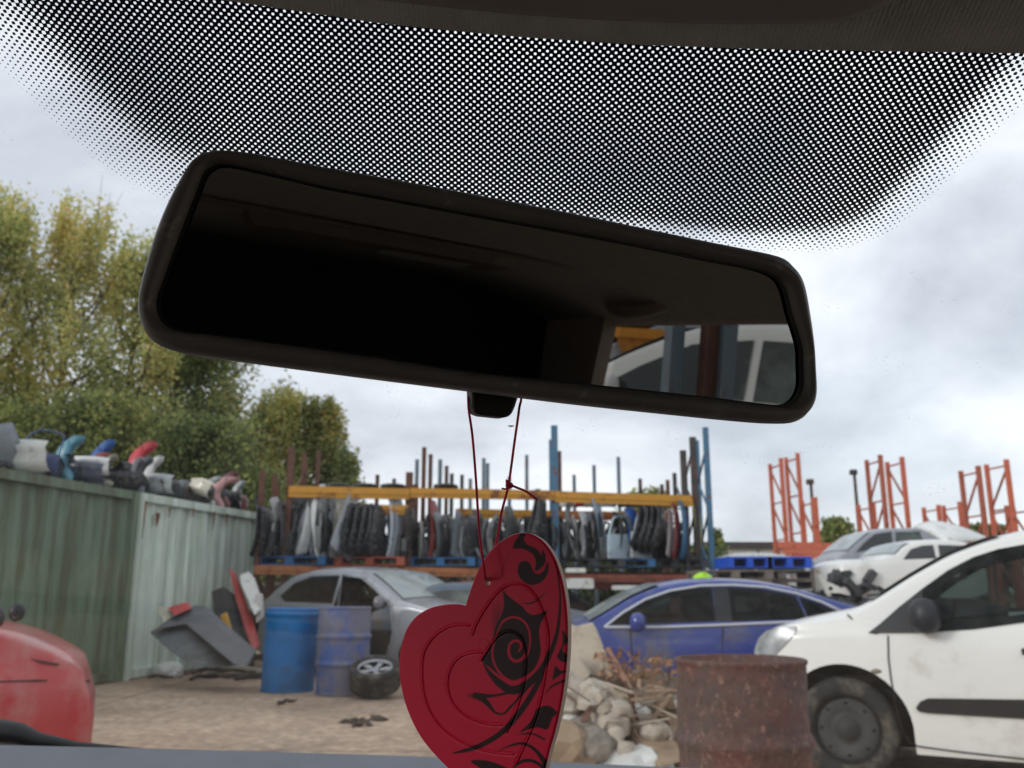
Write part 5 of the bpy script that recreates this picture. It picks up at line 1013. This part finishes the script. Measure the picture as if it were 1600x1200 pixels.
board('yellow_scrap', 'small yellow scrap between the grey panel and the red bumper', 'scrap', [(343, 962), (352, 958), (360, 984), (350, 980)], 12.9, 13.0, mat('yellow plastic', srgb(176, 132, 40), .6), .06)
board('white_sheet', 'white panel edge behind the blue drum near the red bumper', 'panel', [(398, 928), (408, 930), (410, 965), (400, 975)], 13.4, 13.6, mat('off white panel', srgb(190, 188, 182), .5), .08)
p0, p1 = ground(326, 1042), ground(416, 1056)
o = MB().tube([Vector((0, 0, .05)), (p1-p0)*.5+Vector((0, 0, .055)), (p1-p0)+Vector((0, 0, .045))], .045, 12).build('white_pipe', mat('white plastic pipe', srgb(206, 198, 184), .5, 0, .08), None, True); o.location = p0; tag(o, 'white pipe lying on the ground left of the blue drums', 'pipe')
def crumple(name, label, cat, loc, size, m, seed, sub=4, amp=.45, flat=.6):
    bm = bmesh.new(); bmesh.ops.create_icosphere(bm, subdivisions=sub, radius=1); r = random.Random(seed); ks = [(Vector((r.gauss(0, 1), r.gauss(0, 1), r.gauss(0, 1)))*r.choice([1.5, 3, 4, 7, 10]), r.uniform(0, 6)) for _ in range(22)]
    for v in bm.verts:
        d = sum(abs(math.sin(v.co.dot(k)+p_))/(1+k.length*.16) for k, p_ in ks)/6.5; v.co *= 1-amp+amp*1.6*d; v.co = Vector((v.co.x*size[0], v.co.y*size[1], max(-.55, v.co.z)*size[2]+size[2]*.55))
    me = bpy.data.meshes.new(name); bm.to_mesh(me); bm.free(); me.materials.append(m); me.polygons.foreach_set('use_smooth', [sub > 3]*len(me.polygons)); o = bpy.data.objects.new(name, me); sc.collection.objects.link(o); o.location = loc; return tag(o, label, cat)
M_cloth = mat('dirty white cloth', srgb(176, 166, 152), .9, 0, .15, 5, srgb(120, 104, 88), .35, 3); M_wp = mat('white film', srgb(205, 205, 200), .4, 0, .08)
q = ground(262, 1058); crumple('plastic_bag', 'crumpled white plastic bag at the foot of the pale container', 'bag', q, (.18, .14, .12), M_wp, 3)
q = ground(268, 1040); crumple('plastic_bag', 'thin white film standing above the crumpled bag', 'bag', q, (.08, .06, .22), M_wp, 8)
r = random.Random(11)
for i in range(26):
    px = r.uniform(205, 420); q = ground(px, 1052+r.uniform(-10, 10)); m = r.choice([M_black, M_gd, M_rust, M_pg, M_black]); a = r.uniform(0, 3.1)
    b = MB(); L_ = r.uniform(.08, .28); b.tube(catmull([(-L_, 0, .02), (-L_*.3, r.uniform(-.05, .05), .05), (L_*.4, r.uniform(-.05, .05), .03), (L_, 0, .02)], 3), [r.uniform(.012, .035)]*10, 6); o = b.build('scrap_piece', m); o.location = q; o.rotation_euler.z = a; tag(o, 'small dark piece of scrap in the strip of litter along the container', 'scrap', 'litter along the foot of the container')
for i, (px, py) in enumerate(((545, 1131), (560, 1136), (575, 1134), (592, 1127), (550, 1129), (568, 1129), (452, 1098), (440, 1101), (590, 1124))):
    q = ground(px, py); b = MB(); b.tube(catmull([(-.09, 0, .012), (-.03, .02, .025), (.03, -.01, .018), (.09, .015, .03)], 3), [.008, .012, .02, .022, .02, .02, .02, .015, .01, .006], 6); o = b.build('dead_leaf', mat('dark dead leaf', srgb(72, 62, 54), .9)); o.location = q; o.rotation_euler.z = i*1.1; tag(o, 'dark curled dead leaf on the concrete in front of the loose wheel', 'leaf', 'dead leaves on the concrete')

# ---------------------------------------------------------------- rubbish heap right of the heart
M_card = mat('damp cardboard', srgb(176, 164, 146), .9, 0, .1, 5, srgb(140, 122, 100), .3, 3); M_tan = mat('tan hardboard', srgb(150, 128, 104), .9, 0, .12, 5, srgb(120, 98, 78), .3, 3)
board('cardboard_sheet', 'large pale cardboard sheet standing in the rubbish right of the heart', 'cardboard', [(884, 978), (900, 982), (925, 976), (932, 988), (958, 1056), (955, 1059), (920, 1054), (905, 1040), (886, 1030)], 6.9, 7.2, M_card, .03)
board('cardboard_sheet', 'folded cardboard flap below the large pale sheet', 'cardboard', [(870, 1020), (905, 1030), (922, 1056), (912, 1066), (872, 1062)], 6.8, 6.9, M_card, .03)
for i, (px, py, sx, sz, m, lab) in enumerate(((891, 1108, .12, .13, M_cloth, 'crumpled off white sack at the left of the rubbish heap'), (930, 1096, .11, .09, M_cloth, 'rounded off white sack under the cardboard sheet'), (947, 1130, .11, .11, M_cloth, 'small dirty cloth bundle right of the sacks'), (918, 1160, .15, .11, mat('grey rubble sack', srgb(124, 116, 106), .9, 0, .4, 9), 'dark grey rubbish bag low in the heap'), (885, 1170, .16, .12, M_tan, 'tan paper bag beside the heart at the foot of the heap'), (975, 1195, .16, .09, M_wp, 'white wrapper at the bottom of the heap'))):
    q = at(px, py, 6.3); crumple('rubbish_sack', lab, 'rubbish sack', (q.x, 6.5-.1*i, max(0, q.z-sz*.5)), (sx, .2, sz), m, 20+i, 3, .75)
b = MB(); P = catmull([at(915, 1078, 6.25), at(940, 1100, 6.15), at(955, 1132, 6.05), at(972, 1165, 5.95), at(1000, 1200, 5.9)], 5); b.tube(P, [.05+.025*math.sin(k*2.1)+.012*math.sin(k*5.3) for k in range(len(P))], 9); tag(b.build('cloth_strip', M_cloth, None, True), 'long twisted off white cloth trailing down the front of the rubbish heap', 'cloth')
r = random.Random(21)
for i in range(80):
    px, py = r.uniform(885, 1052), r.uniform(1070, 1197); q = at(px, py, 6.15+r.uniform(-.1, .3)); L_ = r.uniform(.10, .34); a = Vector((r.uniform(-1, 1), r.uniform(-.4, .4), r.uniform(-.25, .8))).normalized()*L_
    b = MB(); b.bar(-a/2, a/2, r.uniform(.012, .045), .010); o = b.build('wood_splinter', r.choice([M_tan, M_card, M_rust, M_tan, M_pg])); o.location = (q.x, q.y, max(q.z, .03)); tag(o, 'broken splinter of wood sticking out of the rubbish heap', 'wood splinter', 'wood splinters in the rubbish heap')
for i in range(34):
    px, py = r.uniform(880, 1050), r.uniform(1085, 1195); q = at(px, py, 6.2+r.uniform(-.1, .2)); sz = r.uniform(.025, .06); crumple('rubble_lump', 'angular pale lump of rubble in the rubbish heap', 'rubble', (q.x, q.y, max(0, q.z-sz*.5)), (sz*1.3, sz, sz), r.choice([M_card, M_cloth, M_tan, M_wp]), 70+i, 2, .6)['group'] = 'rubble lumps in the rubbish heap'
crumple('soil_heap', 'brown heap of soil and debris under the sacks and branches', 'soil heap', (at(960, 1160, 6.9).x, 7.0, -.02), (.85, .5, .32), mat('brown soil', srgb(128, 108, 88), .95, 0, .4, 8, srgb(60, 54, 48), .5, 6, bump=1, bscale=20), 33, 4, .5)
board('hardboard_sheet', 'tan board lying against the rusty barrel', 'board', [(962, 1121), (1010, 1118), (1062, 1116), (1066, 1190), (1030, 1200), (990, 1160)], 5.7, 6.5, M_tan, .03)
b = MB(); q0, q1 = at(950, 1014, 7.0), at(1040, 1200, 6.0); o_ = Vector((q1.x, q1.y, 0)); b.tube([q1-o_, q1.lerp(q0, .4)-o_+Vector((.02, 0, .02)), q0-o_], [.032, .026, .018], 8); o = b.build('wooden_pole', mat('reddish brown wood', srgb(142, 102, 80), .8, 0, .15, 10), None, True); o.location = o_; tag(o, 'reddish brown pole leaning in the rubbish beside the cardboard', 'pole')
br = thing('dead_branches', 'tangle of dead branches with brown leaves in front of the blue car', 'branches', (at(995, 1150, 6.9).x, 6.9, 0)); o_ = Vector(br.location); r = random.Random(4); b = MB(); lf = MB()
for i in range(46):
    s = at(r.uniform(955, 1050), r.uniform(1130, 1165), 6.9+r.uniform(-.3, .3)); e_ = at(r.uniform(935, 1056), r.uniform(1003, 1110), 6.9+r.uniform(-.3, .3)); mid = s.lerp(e_, .5)+Vector((r.uniform(-.12, .12), r.uniform(-.1, .1), r.uniform(-.05, .15)))
    P = catmull([s-o_, mid-o_, e_-o_], 5); b.tube(P, [.009*(1-k/len(P)*.75) for k in range(len(P))], 5)
    for k in range(3):
        c = P[r.randrange(4, len(P))]+Vector((r.uniform(-.05, .05), r.uniform(-.05, .05), r.uniform(-.05, .05)))
        for j in range(r.choice([1, 2, 4])):
            t1 = Vector((r.gauss(0, 1), r.gauss(0, 1), r.gauss(0, 1))).normalized()*.03; t2 = t1.orthogonal().normalized()*.02; cc = c+Vector((r.uniform(-.03, .03), r.uniform(-.03, .03), r.uniform(-.03, .03))); lf.add([cc-t1, cc+t2+Vector((0, 0, .006)), cc+t1, cc-t2], [(0, 1, 2, 3)])
b.build('twigs', mat('dry twig', srgb(120, 92, 72), .9, 0, .2, 9), br); lf.build('dry_leaves', mat('dry brown leaf', srgb(158, 116, 84), .8, 0, .25, 20), br)

# ---------------------------------------------------------------- trees
def leaf_mat(name, cols):
    m = bpy.data.materials.new(name); m.use_nodes = True; t = m.node_tree; n = t.nodes; n.clear(); L = t.links.new; o = n.new('ShaderNodeOutputMaterial')
    a = n.new('ShaderNodeAttribute'); a.attribute_name = 'tint'; r = n.new('ShaderNodeValToRGB'); el = r.color_ramp.elements; el[0].color = (*cols[0], 1); el[1].color = (*cols[-1], 1)
    for i, c in enumerate(cols[1:-1]): q = el.new((i+1)/(len(cols)-1)); q.color = (*c, 1)
    L(a.outputs['Fac'], r.inputs[0]); d = n.new('ShaderNodeBsdfDiffuse'); tl = n.new('ShaderNodeBsdfTranslucent'); L(r.outputs[0], d.inputs[0]); L(r.outputs[0], tl.inputs[0]); ms = n.new('ShaderNodeMixShader'); ms.inputs[0].default_value = .55; L(d.outputs[0], ms.inputs[1]); L(tl.outputs[0], ms.inputs[2]); L(ms.outputs[0], o.inputs[0]); return m
MIX = leaf_mat('yellow green leaves', [srgb(88, 104, 74), srgb(122, 138, 92), srgb(156, 164, 108), srgb(192, 182, 116), srgb(212, 174, 106)])
YEL = leaf_mat('turning poplar leaves', [srgb(132, 148, 98), srgb(178, 186, 122), srgb(212, 208, 140), srgb(232, 212, 138), srgb(232, 188, 116)])
GRN = leaf_mat('green leaves', [srgb(76, 88, 62), srgb(112, 126, 84), srgb(150, 160, 104), srgb(172, 176, 108), srgb(204, 188, 110)])
M_bark = mat('grey brown bark', srgb(84, 74, 62), .95, 0, .25, 12)
def tree(name, label, base, height, width, m, nl, seed, up=1.0, low=.12, lean=0, group=None, leaf=.062, bias=0.5, n_limb=40, dens=1.0):
    rr = np.random.default_rng(seed); r = random.Random(seed); root = thing(name, label, 'tree', base, group=group)
    b = MB(); trunk = [Vector((lean*height*(k/8)**1.5+r.uniform(-.06, .06)*k/8*width*.2, r.uniform(-.05, .05), height*.93*k/8)) for k in range(9)]; b.tube(trunk, [width*.03*(1-k/9)+.02 for k in range(9)], 8)
    cents = []; tw = []
    for i in range(n_limb):
        f = low+(1-low)*(i+r.random())/n_limb; f = min(f, .97); k = f*8; i0 = min(7, int(k)); s = trunk[i0].lerp(trunk[i0+1], k-i0)
        a = i*2.4+r.uniform(-.4, .4); env = math.sin(math.pi*min(1, (f-low)/(1-low)*.72+.24))**.7; rad = width/2*env*r.uniform(.5, 1.05); rise = rad*(.7+1.2*up*r.random())*(1-f*.3)
        e_ = s+Vector((math.cos(a)*rad, math.sin(a)*rad*.8, min(rise, height-s.z-.1))); mid = s.lerp(e_, .5)+Vector((0, 0, -rise*.12)); P = catmull([s, mid, e_], 4); b.tube(P, [max(.008, .045*(1-q/len(P)))*width/3 for q in range(len(P))], 5)
        for q in range(3, len(P)): cents.append((P[q], .16+.10*r.random())); tw.append(0)
        if up > 1.05:                            # upright plumes of a poplar
            top_ = P[-1]; hh = r.uniform(.5, 1.3)*width/4
            for q in range(5): cents.append((top_+Vector((r.gauss(0, .05), r.gauss(0, .05), hh*q/4)), .15*(1-q/6)))
            b.tube([top_, top_+Vector((0, 0, hh))], [.012, .004], 4)
        for _ in range(3):                       # side shoots
            e2 = P[r.randrange(4, len(P))]+Vector((r.gauss(0, .16), r.gauss(0, .14), abs(r.gauss(.2, .35*up))))*width/3; cents.append((e2, .13+.12*r.random())); b.tube([P[5], e2], [.010, .004], 4)
    b.build('trunk', M_bark, root, True)
    C = np.array([tuple(c) for c, _ in cents]); S = np.array([s_ for _, s_ in cents])*min(width, 3.4)/3*(.80 if up > 1.05 else 1.0); T0 = np.clip(rr.normal(bias, .26, len(C)), 0, 1)
    w_ = rr.uniform(.3, 1, len(C))*S**1.5; idx = rr.choice(len(C), nl, p=w_/w_.sum()); pos = C[idx]+rr.normal(0, 1, (nl, 3))*S[idx, None]*np.array([1, 1, 1.35*(.7+.5*up)])
    pos = pos[(pos[:, 2] > .3) & (pos[:, 2] < height*1.02)]; k = len(pos); idx = idx[:k]
    t1 = rr.normal(0, 1, (k, 3)); t1 /= np.linalg.norm(t1, axis=1)[:, None]; t2 = np.cross(t1, rr.normal(0, 1, (k, 3))); t2 /= np.linalg.norm(t2, axis=1)[:, None]; sz = leaf*rr.uniform(.6, 1.4, (k, 1))
    V = np.stack([pos-t1*sz, pos+t2*sz*.6, pos+t1*sz, pos-t2*sz*.6], 1).reshape(-1, 3).astype(np.float32)
    me = bpy.data.meshes.new('crown'); me.vertices.add(4*k); me.vertices.foreach_set('co', V.ravel()); me.loops.add(4*k); me.loops.foreach_set('vertex_index', np.arange(4*k, dtype=np.int32)); me.polygons.add(k); me.polygons.foreach_set('loop_start', np.arange(0, 4*k, 4, dtype=np.int32)); me.update(calc_edges=True)
    a = me.attributes.new('tint', 'FLOAT', 'FACE'); hgt = pos[:, 2]/height; a.data.foreach_set('value', np.clip(T0[idx]*.6+bias*.4+.16*np.sin(pos[:, 0]*1.7+seed)*np.cos(pos[:, 2]*1.3+seed*2)+.10*(hgt-.5)+rr.normal(0, .12, k), 0, 1).astype(np.float32)); me.materials.append(m)
    o = bpy.data.objects.new('crown', me); sc.collection.objects.link(o); o.parent = root; return root
def T_(name, label, px, ytop, wpx, Y, m, nl, seed, **kw):
    nl = int(nl*1.55)
    p = at(px, ytop, Y); wdt = wpx/F_PX*Y; tree(name, label, (p.x, Y, 0), p.z, wdt, m, nl, seed, **kw)
G_ = 'trees behind the containers'
T_('poplar_tree', 'tall yellowing poplar at the left edge of the picture', 10, 300, 250, 24, YEL, 14500, 1, up=1.5, group=G_, bias=.34)
T_('poplar_tree', 'tall yellow orange poplar second from the left', 128, 322, 240, 25, YEL, 15000, 2, up=1.5, group=G_, bias=.42)
T_('poplar_tree', 'yellowing poplar partly hidden by the left end of the mirror', 222, 376, 200, 25, YEL, 11000, 3, up=1.4, group=G_, bias=.30)
T_('poplar_tree', 'orange tinted poplar beyond the left edge', -75, 330, 200, 23, YEL, 9000, 4, up=1.3, group=G_, bias=.75)
T_('broadleaf_tree', 'green tree right of the yellow poplars below the mirror', 318, 500, 265, 27, MIX, 21000, 5, up=.9, group=G_, bias=.35)
T_('broadleaf_tree', 'olive green tree behind the pile on the green container', 165, 625, 280, 22, GRN, 11000, 6, up=.9, group=G_, bias=.4, low=.15)
T_('broadleaf_tree', 'olive tree at the left edge behind the silver bumper', 30, 640, 260, 22, GRN, 9000, 7, up=.9, group=G_, bias=.5, low=.15)
T_('broadleaf_tree', 'bushy green tree over the far end of the pale container', 320, 660, 240, 22, GRN, 10000, 8, up=.6, group=G_, bias=.3, low=.1)
T_('ash_tree', 'yellow topped round tree standing alone left of the rack', 440, 618, 150, 28, YEL, 13000, 9, up=1.3, group=G_, bias=.40)
T_('ash_tree', 'greener rounded tree joined to the yellow topped one', 508, 628, 110, 28, MIX, 12000, 10, up=1.3, group=G_, bias=.45)
T_('ash_tree', 'small green tree at the right foot of the round trees', 545, 700, 70, 27, GRN, 4500, 12, up=.7, group=G_, bias=.45)
T_('bush', 'low green bush behind the left bay of the rack', 400, 730, 150, 24, GRN, 6000, 13, up=.4, bias=.35, low=.1)
T_('bush', 'round bush between the orange frames and the floodlight pole', 1305, 810, 75, 33, GRN, 4000, 14, up=.4, bias=.35, low=.1, leaf=.1)
T_('bush', 'low bush behind the upper beam of the rack', 1010, 766, 110, 36, GRN, 3500, 15, up=.4, bias=.4, low=.1, leaf=.1)
T_('bush', 'small bush right of the last blue rack upright', 1118, 820, 40, 30, GRN, 2000, 16, up=.4, bias=.3, low=.1)
T_('bush', 'low bush behind the right hand orange frames', 1530, 822, 110, 34, GRN, 3000, 17, up=.4, bias=.3, low=.1, leaf=.1)
for i, (px, yt, w_) in enumerate(((470, 835, 160), (590, 850, 170), (700, 848, 170), (800, 852, 160), (900, 850, 160), (1000, 852, 150), (1085, 856, 110))): T_('bush', 'dark hedge bush added to block the sky behind the deck of the rack', px, yt, w_, 22, GRN, 5500, 40+i, up=.3, bias=.1, low=.05, group='hedge bushes behind the rack')  # dark bushes added to block bright sky showing through the rack
# far dark grey shed roofs and hedge line
hb = MB(); a, c = at(1105, 855, 45), at(1240, 850, 45); 
root = thing('far_shed', 'low white shed with a dark roof edge far behind the blue pallets', 'shed', ((a.x+c.x)/2, 45, 0)); wdt = (c.x-a.x)/2
b = MB(); b.box((-wdt, 0, 0), (wdt, 5, a.z-.1)); b.build('wall', M_wht, root); b = MB(); b.box((-wdt-.2, -.2, a.z-.1), (wdt+.2, 5.2, a.z+.25)); b.build('roof', M_dgr, root)

# ---------------------------------------------------------------- what the mirror sees, beside and behind our car

def mp(px, py, L_): return mirror_point(px, py, L_)
for px, m, lab in ((1052, M_bgr, 'grey steel post seen in the mirror, left of the rusty one'), (1108, M_rust, 'rusty steel post seen in the mirror between two grey ones'), (1134, M_bgr, 'grey steel post seen in the mirror, right of the rusty one')):
    p = mp(px, 560, 2.9); b = MB(); b.bar((0, 0, 0), (0, 0, 3.4), .055, .05); b.box((-.09, -.07, 0), (.09, .07, .012)); o = b.build('steel_post', m); o.location = (p.x, p.y, 0); tag(o, lab, 'post', 'steel posts beside our car')
p = mp(1165, 575, 6.2); dvec = (mp(1240, 575, 6.2)-mp(1100, 575, 6.2)); generic('white car beside the steel posts, seen only in the mirror', white_body, (p.x, p.y, .0), math.atan2(dvec.y, dvec.x)+R(20), name='white_car', tall=1.0)
p = mp(1060, 575, 9.0); generic('grey car beyond the steel posts, seen only in the mirror', silver, (p.x, p.y, .0), math.atan2(dvec.y, dvec.x), name='grey_car', tall=1.05)
p = mp(1240, 575, 9); q = mp(1225, 575, 9); ux = Vector((dvec.x, dvec.y, 0)).normalized(); root = thing('skip', 'yellow orange steel skip at the right end of what the mirror shows', 'skip', (p.x, p.y, 0), math.atan2(ux.y, ux.x))
b = MB(); b.add([(-1.2, -.8, 0), (1.2, -.8, 0), (1.2, .8, 0), (-1.2, .8, 0), (-1.7, -.9, 1.35), (1.7, -.9, 1.35), (1.7, .9, 1.35), (-1.7, .9, 1.35)], [(0, 3, 2, 1), (0, 1, 5, 4), (1, 2, 6, 5), (2, 3, 7, 6), (3, 0, 4, 7)]); so = b.build('body', mat('yellow orange skip paint', srgb(214, 140, 44), .55, 0, .1, 3, RUST, .25, 3), root).modifiers.new('s', 'SOLIDIFY'); so.thickness = .04
b = MB(); 
for y in (-.9, .9): b.bar((-1.75, y, 1.36), (1.75, y, 1.36), .09)
for x in (-1.7, 1.7): b.bar((x, -.9, 1.36), (x, .9, 1.36), .088)
b.build('rim', mat('yellow orange skip paint', srgb(214, 140, 44)), root)
for i, px in enumerate((1000, 1090, 1180, 1260)):
    p = mp(px, 560, 15); tree('bush', 'hedge bush across the yard, seen only in the mirror', (p.x, p.y, 0), 2.6, 4.2, GRN, 4000, 60+i, up=.3, group='hedge bushes seen in the mirror', low=.05, leaf=.1)
